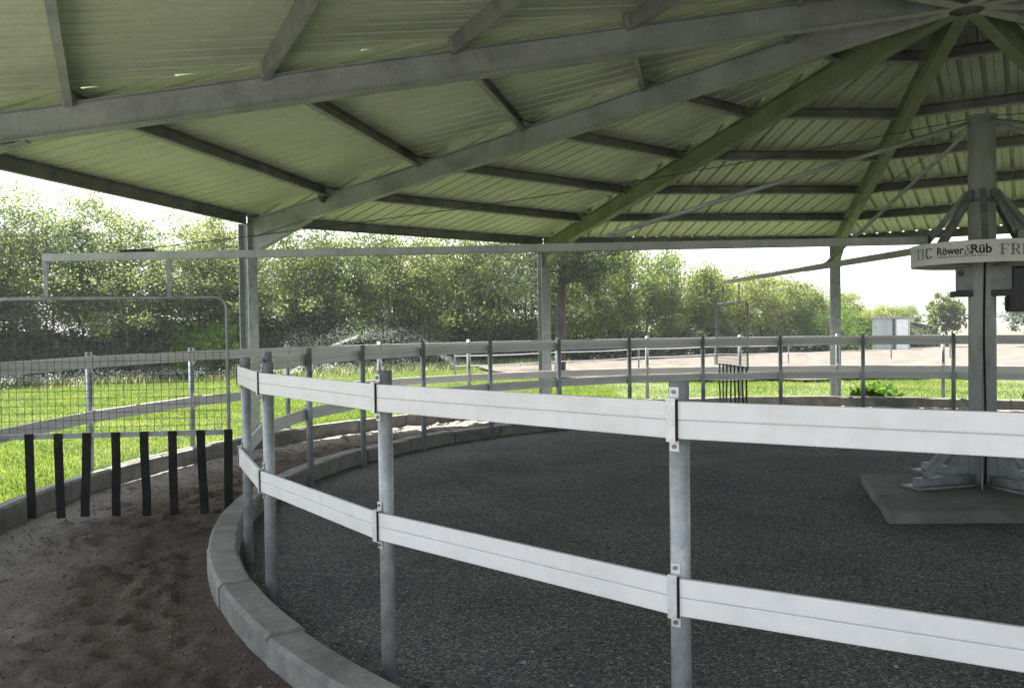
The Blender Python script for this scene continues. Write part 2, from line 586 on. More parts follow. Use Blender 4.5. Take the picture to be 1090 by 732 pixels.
DA = [1.12, -0.32, -1.12, 1.32, -0.77, -0.32, 0.23, 0.07, -0.22, -0.43, -0.28, -0.08, 0.11, 0.34, 0.36]
DR = [-0.002, -0.021, 0.027, 0.04, 0.021, 0.016, -0.021, -0.019, -0.036, -0.023, -0.013, -0.004, 0.007, 0.014, 0.014]
ia = [PH - 12 * i + (DA[i] if i < 15 else 0) for i in range(N)]
ir = [6.932 + (DR[i] if i < 15 else 0) for i in range(N)]
fence('inner_fence', 'round inner paddock fence of white plastic strips on galvanised posts around the dark gravel', ir, None, 1.391, 0.60, ia,
      [(ia[i], ir[i], ia[(i + 1) % N], ir[(i + 1) % N]) for i in range(N)], 1, 1.515)
oa_all = [66 + 12 * i for i in range(N)]
oa = [a for a in oa_all if not 204 < a % 360 < 262]
op = [(oa_all[i], 9.40, oa_all[i] + 12, 9.40) for i in range(N)
      if not 200 < oa_all[i] % 360 < 262 and not 204 < (oa_all[i] + 12) % 360 < 262]
fence('outer_fence', 'outer ring fence of plastic strips on galvanised posts along the grass edge', [9.40] * len(oa), None, 1.391, 0.60, oa, op, -1, 1.50)

# ------------------------------------------------------------------ canopy
RX, RY = 4.36, 8.68              # the roof is not quite concentric with the machine


def polr(r, deg, z=0.0):
    k = 0.15 * (1 - r / 10.05)        # the rafters meet a little off the middle
    return V((RX + k + r * math.cos(rad(deg)), RY + r * math.sin(rad(deg)), z))


canopy = thing('walker_canopy', 'round open-sided steel canopy with corrugated roof, radial rafters and columns over the walker', 'canopy', (RX, RY, 0))
CA = [76.2, 112.2, 149.2, 187.1, 223.3, 259.5, 295.5, 331.5, 6.5, 41.0]
RC = 10.05
Z0, SL = 5.09, 0.164


def ztop(r):
    return Z0 - SL * r


def cpart(name, mb, mat, par=None, smooth=False, bev=0.0):
    o = mb.build(name, mat, None, smooth, bev)
    par = par or canopy
    if par is canopy:
        for v in o.data.vertices:
            v.co.x -= RX
            v.co.y -= RY
    o.parent = par
    return o


def ibeam(b, p0, p1, depth, width, up=(0, 0, 1), tf=0.012, tw=0.008):
    """I section whose top face runs along p0-p1"""
    b.prism(p0, p1, width, tf, up, ou=-tf / 2)
    b.prism(p0, p1, width, tf, up, ou=-depth + tf / 2)
    b.prism(p0, p1, tw, depth - 2 * tf, up, ou=-depth / 2)


for k, a in enumerate(CA):
    # column: H section, base plate
    c = polr(RC, a, 0)
    d = V((math.cos(rad(a)), math.sin(rad(a)), 0))
    t = V((-d.y, d.x, 0))
    b = MB()
    zt = ztop(RC) - 0.03
    for s_ in (-1, 1):
        b.prism(c + d * 0.098 * s_, c + d * 0.098 * s_ + V((0, 0, zt)), 0.20, 0.014, up=d)
    b.prism(c, c + V((0, 0, zt)), 0.010, 0.182, up=d)
    co = cpart('column', b, M['galv'])
    pb = MB().prism(c + V((0, 0, 0.004)), c + V((0, 0, 0.024)), 0.32, 0.32, up=d)
    cpart('base_plate', pb, M['galv_dark'])
    # rafter with haunch at the column
    b = MB()
    p0 = polr(0.20, a, ztop(0.20))
    p1 = polr(RC - 0.11, a, ztop(RC - 0.11))
    ibeam(b, p0, p1, 0.27, 0.135)
    h0 = polr(RC - 0.112, a, 0)
    h1 = polr(RC - 1.35, a, 0)
    zb0, zb1 = ztop(RC - 0.112) - 0.272, ztop(RC - 1.35) - 0.274
    w = 0.005
    vs = []
    for s_ in (-1, 1):
        vs += [V((h0.x, h0.y, zb0)) + t * w * s_, V((h0.x, h0.y, zb0 - 0.26)) + t * w * s_, V((h1.x, h1.y, zb1)) + t * w * s_]
    b.add(vs, [(0, 1, 2), (5, 4, 3), (0, 3, 4, 1), (1, 4, 5, 2), (2, 5, 3, 0)])
    b.prism((h0.x, h0.y, zb0 - 0.262), (h1.x, h1.y, zb1 - 0.004), 0.135, 0.010)
    for r_ in (8.36, 6.70, 5.03, 3.40, 1.72):      # cleats that hold the purlins
        q_ = polr(r_, a, ztop(r_) + 0.035)
        b.prism(q_ - t * 0.075, q_ + t * 0.075, 0.075, 0.115)
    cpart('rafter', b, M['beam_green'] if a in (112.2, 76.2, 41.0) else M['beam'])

PUR = [8.36, 6.70, 5.03, 3.40, 1.72]
for k, a in enumerate(CA):
    a2 = CA[(k + 1) % 10]
    if a2 < a:
        a2 += 360
    am = (a + a2) / 2
    dm = V((math.cos(rad(am)), math.sin(rad(am)), 0))
    nrm = V((dm.x * SL, dm.y * SL, 1)).normalized()
    for r in PUR:
        z = ztop(r)
        p0, p1 = polr(r, a, z), polr(r, a2, z)
        dd = (p1 - p0).normalized()
        p0 += dd * 0.002
        p1 -= dd * 0.002
        b = MB()
        H, W = 0.15, 0.06
        b.prism(p0, p1, 0.005, H - 0.008, nrm, ou=0.03 + H / 2 - 0.065, ow=W / 2)
        b.prism(p0, p1, W, 0.004, nrm, ou=0.03 - 0.065 + 0.002)
        b.prism(p0, p1, W, 0.004, nrm, ou=0.03 - 0.065 + H - 0.002)
        b.prism(p0, p1, 0.004, 0.018, nrm, ou=0.03 - 0.065 + 0.013, ow=-W / 2 + 0.002)
        pu = cpart('purlin', b, M['purlin'])
        pu.data.materials.append(M['beam'])  # paler lower flange and lip: light from the ground put into the colour
        for fi in list(range(6, 12)) + list(range(18, 24)):
            pu.data.polygons[fi].material_index = 1
    r = RC - 0.02
    p0, p1 = polr(r, a, ztop(r)), polr(r, a2, ztop(r))
    b = MB()
    b.prism(p0, p1, 0.006, 0.15, (0, 0, 1), ou=0.03, ow=0.035)
    b.prism(p0, p1, 0.07, 0.005, (0, 0, 1), ou=-0.0475)
    b.prism(p0, p1, 0.07, 0.005, (0, 0, 1), ou=0.1075)
    cpart('eave_beam', b, M['purlin'])
    # corrugated sheet of this bay
    RE = 10.17
    zs = ztop(RE) + 0.118
    e0, e1 = polr(RE, a, zs), polr(RE, a2, zs)
    apex = polr(0, 0, ztop(0) + 0.118)
    mid = (e0 + e1) / 2
    es = (e1 - e0)
    half = es.length / 2
    es.normalize()
    up = (apex - mid)
    Ls = up.length
    up.normalize()
    nn = es.cross(up).normalized()
    if nn.z < 0:
        nn = -nn
    pitch, rh = 0.25, 0.048
    prof = []
    s0 = -math.floor(half / pitch) * pitch
    s = s0 - pitch
    while s < half + pitch:
        prof += [(s, 0), (s + 0.085, 0), (s + 0.091, 0.010), (s + 0.097, 0), (s + 0.178, 0), (s + 0.190, rh), (s + 0.226, rh), (s + 0.238, 0)]
        s += pitch
    prof = [(s, h) for s, h in prof if -half < s < half]
    prof = [(-half + 1e-3, 0)] + prof + [(half - 1e-3, 0)]
    vs = []
    for s, h in prof:
        tm = max(0.0, Ls * (1 - abs(s) / half) - 0.004)
        vs.append(mid + es * s + nn * h)
        vs.append(mid + es * s + nn * h + up * tm)
    fs = [(2 * i, 2 * i + 2, 2 * i + 3, 2 * i + 1) for i in range(len(prof) - 1)]
    b = MB()
    b.add(vs, fs)
    o = cpart('roof_sheet', b, M['sheet'])
    # hip flashing over the joint of two bays
    b = MB()
    p0, p1 = polr(0.0, a, ztop(0) + 0.178), polr(RE, a, ztop(RE) + 0.178)
    t = V((-math.sin(rad(a)), math.cos(rad(a)), 0))
    vs = []
    for p in (p0, p1):
        vs += [p - t * 0.16 + V((0, 0, -0.018)), p, p + t * 0.16 + V((0, 0, -0.018))]
    b.add(vs, [(0, 1, 4, 3), (1, 2, 5, 4)])
    cpart('hip_flashing', b, M['sheet'])
# ring at the apex
b = MB()
zt = ztop(0)
b.lathe((RX + 0.15, RY), [(0.002, zt - 0.25), (0.17, zt - 0.27), (0.17, zt + 0.03), (0.002, zt + 0.03)], 20)
cpart('apex_ring', b, M['purlin'])
b = MB()
b.lathe((RX + 0.15, RY), [(0.001, zt + 0.20), (0.42, zt + 0.15), (0.42, zt + 0.14), (0.001, zt + 0.19)], 20)
cpart('apex_cap', b, M['sheet'])

# mud nest in the corner of purlin and rafter
nb = MB()
rn = random.Random(12)
pr_ = polr(8.36, CA[2] + 0.75, ztop(8.36) - 0.02)
rings = 7
for i in range(rings):
    t_ = i / (rings - 1)
    rr_ = 0.055 * math.sqrt(max(0.0, 1 - t_ ** 1.6)) + 0.012
    for j in range(14):
        a_ = 2 * math.pi * j / 14
        q_ = rr_ * rn.uniform(0.8, 1.2)
        nb.v.append((q_ * math.cos(a_), q_ * math.sin(a_), 0.02 - 0.13 * t_))
for i in range(rings - 1):
    for j in range(14):
        nb.f.append((i * 14 + j, i * 14 + (j + 1) % 14, (i + 1) * 14 + (j + 1) % 14, (i + 1) * 14 + j))
nb.f.append(tuple(range(14)))
nb.f.append(tuple((rings - 1) * 14 + j for j in range(14))[::-1])
nest = nb.build('bird_nest', M['bark_dark'], None, True)
nest.location = pr_
tag(nest, 'small brown mud bird nest stuck where a purlin meets the rafter above the corner column', 'bird nest')

# ------------------------------------------------------------------ the walker machine
walker = thing('horse_walker', 'rotating horse walker machine with thick central column, round printed sign ring and long arms', 'horse walker', (CX, CY, 0))


def wpart(name, mb, mat, par=None, smooth=False, bev=0.0):
    o = mb.build(name, mat, None, smooth, bev)
    for v in o.data.vertices:
        v.co.x -= CX
        v.co.y -= CY
    o.parent = par or walker
    return o


ZS = 0.105                                      # top of the concrete base
b = MB()
b.lathe((CX, CY), [(0.001, ZS), (0.125, ZS), (0.125, 3.70), (0.001, 3.70)], 36)
colm = wpart('column', b, M['machine'], smooth=True)
b = MB()
b.lathe((CX, CY), [(0.115, 3.70), (0.145, 3.70), (0.145, 3.73), (0.115, 3.73)], 28)
b.lathe((CX, CY), [(0.1255, 2.88), (0.137, 2.88), (0.137, 2.915), (0.1255, 2.915)], 28)
wpart('collar', b, M['galv_dark'], colm, True)
b = MB()
ca_ = 251
pc = [pol(0.133, ca_ + 3 * math.sin(z * 3), z) for z in np.linspace(ZS + 0.02, 2.3, 16)]
b.tube(pc, 0.010, 8)
wpart('cable', b, M['rubber'], colm, True)
# foot: base plates, gussets, raking struts
for k in range(4):
    a = 196 + 90 * k
    d = V((math.cos(rad(a)), math.sin(rad(a)), 0))
    c0 = V((CX, CY, 0))
    b = MB()
    b.prism(c0 + d * 0.13 + V((0, 0, ZS + 0.012)), c0 + d * 0.86 + V((0, 0, ZS + 0.012)), 0.26, 0.020)
    b.prism(c0 + d * 0.13 + V((0, 0, ZS + 0.06)), c0 + d * 0.80 + V((0, 0, ZS + 0.06)), 0.08, 0.075)
    wpart('foot', b, M['galv_dark'], bev=0.003)
    b = MB()
    b.prism(c0 + d * 0.125 + V((0, 0, 0.72)), c0 + d * 0.68 + V((0, 0, ZS + 0.095)), 0.07, 0.05)
    wpart('strut', b, M['galv_dark'], bev=0.003)
    a += 45
    d = V((math.cos(rad(a)), math.sin(rad(a)), 0))
    t = V((-d.y, d.x, 0))
    b = MB()
    q = [c0 + d * 0.126 + V((0, 0, ZS)), c0 + d * 0.38 + V((0, 0, ZS)), c0 + d * 0.38 + V((0, 0, ZS + 0.04)), c0 + d * 0.126 + V((0, 0, 0.58))]
    vs = [p + t * 0.007 for p in q] + [p - t * 0.007 for p in q]
    b.add(vs, [(0, 1, 2, 3), (7, 6, 5, 4), (0, 4, 5, 1), (1, 5, 6, 2), (2, 6, 7, 3), (3, 7, 4, 0)])
    wpart('gusset', b, M['galv_dark'])
# sign ring
RS, SZ0, SZ1 = 0.645, 2.258, 2.468
b = MB()
b.lathe((CX, CY), [(RS - 0.014, SZ0), (RS, SZ0), (RS, SZ1), (RS - 0.014, SZ1)], 96)
ring = wpart('sign_ring', b, M['signmat'], smooth=False)
b = MB()
b.lathe((CX, CY), [(0.16, SZ0 + 0.06), (RS - 0.016, SZ0 + 0.06), (RS - 0.016, SZ0 + 0.075), (0.16, SZ0 + 0.075)], 48)
wpart('hub_plate', b, M['dark_machine'])
for k in range(8):
    a = 20 + 45 * k
    b = MB()
    b.prism(pol(0.127, a, 2.99), pol(RS - 0.07, a, 2.40), 0.055, 0.055)
    wpart('hub_strut', b, M['galv_dark'])
# drive box, bracket and motor under the ring
fa = 241.8
ux = V((math.cos(rad(fa + 90)), math.sin(rad(fa + 90)), 0))      # to the right seen from the camera
uf = V((math.cos(rad(fa)), math.sin(rad(fa)), 0))
cc = V((CX, CY, 0))
b = MB()
b.prism(cc + ux * -0.235 + V((0, 0, 2.135)), cc + ux * 0.255 + V((0, 0, 2.135)), 0.19, 0.24)
dr = wpart('drive_box', b, M['galv_dark'], bev=0.006)
b = MB()
b.tube([cc + ux * -0.185 + uf * 0.094 + V((0, 0, 2.185)), cc + ux * -0.185 + uf * 0.104 + V((0, 0, 2.185))], 0.028, 14)
wpart('port', b, M['dark_machine'], dr)
b = MB()
b.prism(cc + ux * -0.28 + V((0, 0, 1.985)), cc + ux * 0.66 + V((0, 0, 1.985)), 0.20, 0.055)
br = wpart('bracket', b, M['dark_machine'])
b = MB()
mc = cc + ux * 0.30
b.lathe(mc, [(0.001, 1.80), (0.095, 1.80), (0.100, 1.82), (0.100, 1.955), (0.001, 1.955)], 20)
b.lathe(mc, [(0.001, 2.015), (0.085, 2.015), (0.085, 2.22), (0.07, 2.24), (0.001, 2.24)], 20)
for q in range(10):
    a = 36 * q
    d = V((math.cos(rad(a)), math.sin(rad(a)), 0))
    b.prism(mc + d * 0.09 + V((0, 0, 1.815)), mc + d * 0.09 + V((0, 0, 1.95)), 0.008, 0.035, up=d)
b.box(mc + ux * 0.09 + V((0, 0, 2.16)), (0.10, 0.12, 0.10), rad(fa + 90))
wpart('motor', b, M['dark_machine'], smooth=False)
# arms with stays
ARM = [185.6, 93.0, 3.0, 275.0]
for k, a in enumerate(ARM):
    z_in, z_out = (2.510, 2.385) if k != 1 else (2.515, 2.56)
    r_out = 8.86
    b = MB()
    pm = 4.6
    zm = z_in + (z_out - z_in) * (pm - 0.58) / (r_out - 0.58)
    b.prism(pol(0.58, a, z_in), pol(pm, a, zm), 0.07, 0.076)
    b.prism(pol(pm - 0.25, a, zm + 0.0), pol(r_out, a, z_out), 0.058, 0.068)
    am = wpart('arm', b, M['machine'], bev=0.004)
    b = MB()
    b.prism(pol(0.566, a, z_in), pol(0.578, a, z_in), 0.10, 0.084)
    wpart('end_plate', b, M['dark_machine'], am)
    # tubular stay from column head to the middle of the arm, thin cable to its tip
    b = MB()
    ra = 3.75
    b.tube([pol(0.14, a, 3.66), pol(ra, a, z_in + 0.06)], 0.022, 10)
    b.prism(pol(ra - 0.05, a, z_in + 0.055), pol(ra + 0.05, a, z_in + 0.055), 0.05, 0.03)
    wpart('stay_tube', b, M['machine'], smooth=True)
    b = MB()
    pts_ = []
    for i in range(9):
        t_ = i / 8
        p = pol(0.14 + (8.2 - 0.14) * t_, a, 3.70 + (z_out + 0.05 - 3.70) * t_ - 0.10 * math.sin(math.pi * t_))
        pts_.append(p)
    b.tube(pts_, 0.004, 6)
    b.tube([pol(8.2, a, z_out + 0.055), pol(7.9, a, z_out + 0.062)], 0.014, 8)
    wpart('stay_cable', b, M['dark_machine'])


# lettering on the sign ring
def serif_text(b, txt, h, place):
    """upright letters from strokes; place(x, y) puts a flat point on the ring"""
    x = 0.0
    th, tn, sf = 0.20 * h, 0.075 * h, 0.09 * h

    def bar(x0, y0, x1, y1):
        nx = max(1, int((x1 - x0) / 0.012))
        for i in range(nx):
            xa, xb = x0 + (x1 - x0) * i / nx, x0 + (x1 - x0) * (i + 1) / nx
            vs = [place(xa, y0, 0), place(xb, y0, 0), place(xb, y1, 0), place(xa, y1, 0),
                  place(xa, y0, 1), place(xb, y0, 1), place(xb, y1, 1), place(xa, y1, 1)]
            b.add(vs, [(4, 5, 6, 7), (0, 1, 5, 4), (1, 2, 6, 5), (2, 3, 7, 6), (3, 0, 4, 7)])
    for chh in txt:
        if chh == 'F' or chh == 'E':
            w = 0.72 * h
            bar(x + sf, 0, x + sf + th, h)
            bar(x, 0, x + 2 * sf + th, tn)
            bar(x, h - tn, x + w, h)
            bar(x + w - tn, h - 0.24 * h, x + w, h - tn)
            bar(x + sf + th, h * 0.48, x + w * 0.78, h * 0.48 + tn)
            if chh == 'E':
                bar(x, 0, x + w, tn)
                bar(x + w - tn, tn, x + w, 0.24 * h)
        elif chh == 'R':
            w = 0.85 * h
            bar(x + sf, 0, x + sf + th, h)
            bar(x, 0, x + 2 * sf + th, tn)
            bar(x, h - tn, x + 0.62 * h, h)
            bar(x + sf + th, h * 0.45, x + 0.62 * h, h * 0.45 + tn)
            bar(x + 0.58 * h, h * 0.52, x + 0.58 * h + th * 0.9, h * 0.95)
            for i in range(6):
                t_ = i / 6
                bar(x + 0.42 * h + 0.33 * h * t_, h * 0.45 * (1 - t_) - h * 0.075, x + 0.42 * h + th + 0.33 * h * t_, h * 0.45 * (1 - t_))
        elif chh == 'I':
            w = 0.4 * h
            bar(x + sf, 0, x + sf + th, h)
            bar(x, 0, x + 2 * sf + th, tn)
            bar(x, h - tn, x + 2 * sf + th, h)
        elif chh == 'T':
            w = 0.75 * h
            bar(x + w / 2 - th / 2, 0, x + w / 2 + th / 2, h)
            bar(x + w / 2 - th, 0, x + w / 2 + th, tn)
            bar(x, h - tn, x + w, h)
            bar(x, h - 0.24 * h, x + tn, h - tn)
            bar(x + w - tn, h - 0.24 * h, x + w, h - tn)
        elif chh == 'C':
            w = 0.75 * h
            for i in range(18):
                t0 = rad(40 + 280 * i / 18)
                t1 = rad(40 + 280 * (i + 1) / 18)
                cxx, cyy, rx, ry = x + 0.38 * h, h / 2, 0.36 * h, 0.5 * h
                xa, xb = sorted((cxx + rx * math.cos(t0), cxx + rx * math.cos(t1)))
                ya, yb = sorted((cyy + ry * math.sin(t0), cyy + ry * math.sin(t1)))
                bar(xa, max(0, ya - 0.02 * h), xb + (th if abs(math.cos((t0 + t1) / 2)) > 0.5 else tn), min(h, yb + tn * 0.7))
        x += w + 0.16 * h
    return x


def ring_place(a0, z0):
    def f(x, y, k):
        return pol(RS + 0.0012 + 0.0015 * k, a0 + math.degrees(x / RS), z0 + y)
    return f


def ring_font(txt, size, a0, z0, bold, mat, shear=0.0, squeeze=1.0):
    cu = bpy.data.curves.new('t', 'FONT')
    cu.body = txt
    cu.size = size
    cu.offset = bold
    cu.extrude = 0.001
    cu.shear = shear
    cu.resolution_u = 6
    tmp = bpy.data.objects.new('t', cu)
    col.objects.link(tmp)
    dg = bpy.context.evaluated_depsgraph_get()
    dg.update()
    me = bpy.data.meshes.new_from_object(tmp.evaluated_get(dg))
    bpy.data.objects.remove(tmp)
    wid = max(v.co.x for v in me.vertices) * squeeze
    for v in me.vertices:
        p = pol(RS + 0.0026 + v.co.z, a0 + math.degrees(v.co.x * squeeze / RS), z0 + v.co.y)
        v.co = p - V((CX, CY, 0))
    me.materials.clear()
    me.materials.append(mat)
    o = bpy.data.objects.new('lettering', me)
    col.objects.link(o)
    o.parent = ring
    return wid


SIGN_A = 205.5
w = ring_font('Röwer', 0.101, SIGN_A, SZ0 + 0.088, 0.0025, M['ink'], 0, 0.92)
w2 = ring_font('&', 0.14, SIGN_A + math.degrees((w - 0.008) / RS), SZ0 + 0.074, -0.001, M['ink_olive'], 0.2, 0.95)
w3 = ring_font('Rüb', 0.115, SIGN_A + math.degrees((w + w2 - 0.030) / RS), SZ0 + 0.088, 0.0035, M['ink'], 0, 0.95)
wt = w + w2 + w3 - 0.05
# small second line of the sign: illegible fine print, as in the picture
b = MB()
pf = ring_place(SIGN_A + 0.5, SZ0 + 0.058)
rr = random.Random(3)
x = 0.0
while x < wt - 0.02:
    wd = rr.uniform(0.008, 0.014)
    y1 = rr.uniform(0.012, 0.017)
    vs = [pf(x, 0, 1), pf(x + wd, 0, 1), pf(x + wd, y1, 1), pf(x, y1, 1)]
    b.add(vs, [(0, 1, 2, 3)])
    x += wd + rr.uniform(0.006, 0.012)
wpart('fine_print', b, M['ink_grey'], ring)
b = MB()
serif_text(b, 'FRE', 0.102, ring_place(SIGN_A + math.degrees((wt + 0.085) / RS), SZ0 + 0.062))
wpart('lettering', b, M['ink_grey'], ring)
b = MB()
serif_text(b, 'TIC', 0.102, ring_place(SIGN_A - math.degrees(0.29 / RS), SZ0 + 0.062))
wpart('lettering', b, M['ink_grey'], ring)

# concrete base under the machine
q = [(-0.95, 0.64), (1.22, 0.60), (1.02, -1.30), (-1.44, -1.22)]
b = MB()
vs = []
n_ = 10
top = []
for i in range(n_ + 1):
    for j in range(n_ + 1):
        s_, t_ = i / n_, j / n_
        x = (q[0][0] * (1 - s_) + q[1][0] * s_) * (1 - t_) + (q[3][0] * (1 - s_) + q[2][0] * s_) * t_
        y = (q[0][1] * (1 - s_) + q[1][1] * s_) * (1 - t_) + (q[3][1] * (1 - s_) + q[2][1] * s_) * t_
        ed = i in (0, n_) or j in (0, n_)
        jx = random.uniform(-0.015, 0.015) if ed else 0
        vs.append((x + jx, y + jx, ZS - 0.001 + (random.uniform(-0.012, 0.0) if ed else -0.0)))
k = (n_ + 1)
fs = [(i * k + j, i * k + j + 1, (i + 1) * k + j + 1, (i + 1) * k + j) for i in range(n_) for j in range(n_)]
rim = [i * k for i in range(k)] + [n_ * k + j for j in range(1, k)] + [i * k + n_ for i in range(n_ - 1, -1, -1)] + [j for j in range(n_ - 1, 0, -1)]
base = len(vs)
for r in rim:
    vs.append((vs[r][0] * 1.015, vs[r][1] * 1.015, -0.05))
for i in range(len(rim)):
    i2 = (i + 1) % len(rim)
    fs.append((rim[i], rim[i2], base + i2, base + i))
b.add(vs, fs)
o = b.build('concrete_base', M['slabmat'], None)
o.location = (CX, CY, 0)
tag(o, 'rough grey concrete slab on the gravel carrying the central walker column', 'concrete slab')


# ------------------------------------------------------------------ gates hung from the arms
def make_gate(name, label):
    """local x runs outward along the arm from the inner end, z up from the ground"""
    g = thing(name, label, 'gate', (0, 0, 0), 0, 'mesh gates hung from the walker arms')
    Wd, zb, zt_ = 2.00, 0.80, 2.02
    b = MB()
    pts_ = [V((0, 0, zb)), V((0, 0, zt_ - 0.10))]
    for i in range(1, 7):
        t_ = math.pi / 2 * i / 6
        pts_.append(V((0.10 - 0.10 * math.cos(t_), 0, zt_ - 0.10 + 0.10 * math.sin(t_))))
    for i in range(0, 7):
        t_ = math.pi / 2 * i / 6
        pts_.append(V((Wd - 0.10 + 0.10 * math.sin(t_), 0, zt_ - 0.10 + 0.10 * math.cos(t_))))
    pts_.append(V((Wd, 0, zb)))
    b.tube(pts_, 0.0165, 10)
    b.prism((-0.02, 0, zb - 0.005), (Wd + 0.02, 0, zb - 0.008), 0.03, 0.046)
    b.build('frame', M['galv_dark'], g, smooth=False)
    b = MB()
    x = 0.062
    while x < Wd - 0.02:
        b.tube([(x, 0.004, zb), (x, 0.004, zt_)], 0.0024, 5, False)
        x += 0.0655
    z = zb + 0.065
    while z < zt_ - 0.02:
        b.tube([(0, -0.001, z), (Wd, -0.001, z)], 0.0024, 5, False)
        z += 0.0655
    b.build('wire_mesh', M['wire'], g)
    for x in (0.50, 1.56):
        b = MB()
        b.prism((x, 0, zt_ + 0.012), (x, 0, 2.36), 0.034, 0.012, up=(0, 1, 0))
        b.prism((x, -0.006, 2.25), (x, -0.006, 2.35), 0.06, 0.016, up=(0, 1, 0))
        b.build('hanger', M['galv_dark'], g)
    rr = random.Random(5)
    for i in range(8):
        x = 0.0 + i * 0.2466
        b = MB()
        tw = rr.uniform(-0.007, 0.007)
        pr = V((x, 0.022, zb + 0.02))
        for s_ in range(4):
            zz_ = zb + 0.02 - (s_ + 1) * (zb - 0.045) / 4
            pn = V((x + tw * (s_ + 1) + rr.uniform(-0.003, 0.003), 0.022 + 0.006 * math.sin(s_ + i), zz_ + (0 if s_ < 3 else rr.uniform(-0.01, 0.012))))
            b.prism(pr, pn, 0.074, 0.011, up=(0, 1, 0))
            pr = pn
        b.build('rubber_strip', M['rubber'], g)
    return g


g1 = make_gate('walker_gate', 'wire mesh gate with black rubber strips hanging over the sand track beside the inner fence')
p = pol(7.28, 185.6, 0)
g1.location = p
g1.rotation_euler = (0, 0, rad(185.6))
g2 = g1.copy()
col.objects.link(g2)
for ch in list(g1.children):
    c = ch.copy()
    col.objects.link(c)
    c.parent = g2
g2['label'] = 'small-looking wire mesh gate seen nearly edge on, hanging at the far side of the track'
p = pol(7.22, 93.3, 0.12)
g2.location = p
g2.rotation_euler = (0, 0, rad(93.0))


# ------------------------------------------------------------------ vegetation
def leaf_cloud(name, mat, centres, sig, n_per, size, rng, flat=0.8, aspect=1.7, droop=0.0):
    """many small leaf faces gathered in clumps: returns a mesh"""
    C = np.asarray(centres, float)
    k = len(C)
    n = k * n_per
    P = np.repeat(C, n_per, 0)
    sg = np.repeat(np.asarray(sig, float), n_per)
    off = rng.normal(size=(n, 3)) * sg[:, None] * np.array([1, 1, flat])
    P = P + off
    P[:, 2] = np.maximum(P[:, 2], 0.04)
    a = rng.normal(size=(n, 3))
    a[:, 2] -= droop
    a /= np.linalg.norm(a, axis=1)[:, None]
    c = rng.normal(size=(n, 3))
    c -= a * (a * c).sum(1)[:, None]
    c /= np.linalg.norm(c, axis=1)[:, None]
    s = size * rng.uniform(0.6, 1.35, n)[:, None]
    v = np.stack([P, P + a * s * aspect * 0.5 + c * s * 0.5, P + a * s * aspect, P + a * s * aspect * 0.5 - c * s * 0.5], 1).reshape(-1, 3)
    me = bpy.data.meshes.new(name)
    me.vertices.add(4 * n)
    me.vertices.foreach_set('co', v.astype(np.float32).ravel())
    me.loops.add(4 * n)
    me.loops.foreach_set('vertex_index', np.arange(4 * n, dtype=np.int32))
    me.polygons.add(n)
    me.polygons.foreach_set('loop_start', np.arange(0, 4 * n, 4, dtype=np.int32))
    me.materials.append(mat)
    me.update(calc_edges=True)
    return me


def limb_path(rng, p0, p1, n=5, wob=0.12):
    pts_ = []
    for i in range(n + 1):
        t_ = i / n
        p = V(p0).lerp(V(p1), t_)
        if 0 < i < n:
            p += V(rng.normal(size=3) * wob)
        pts_.append(p)
    return pts_


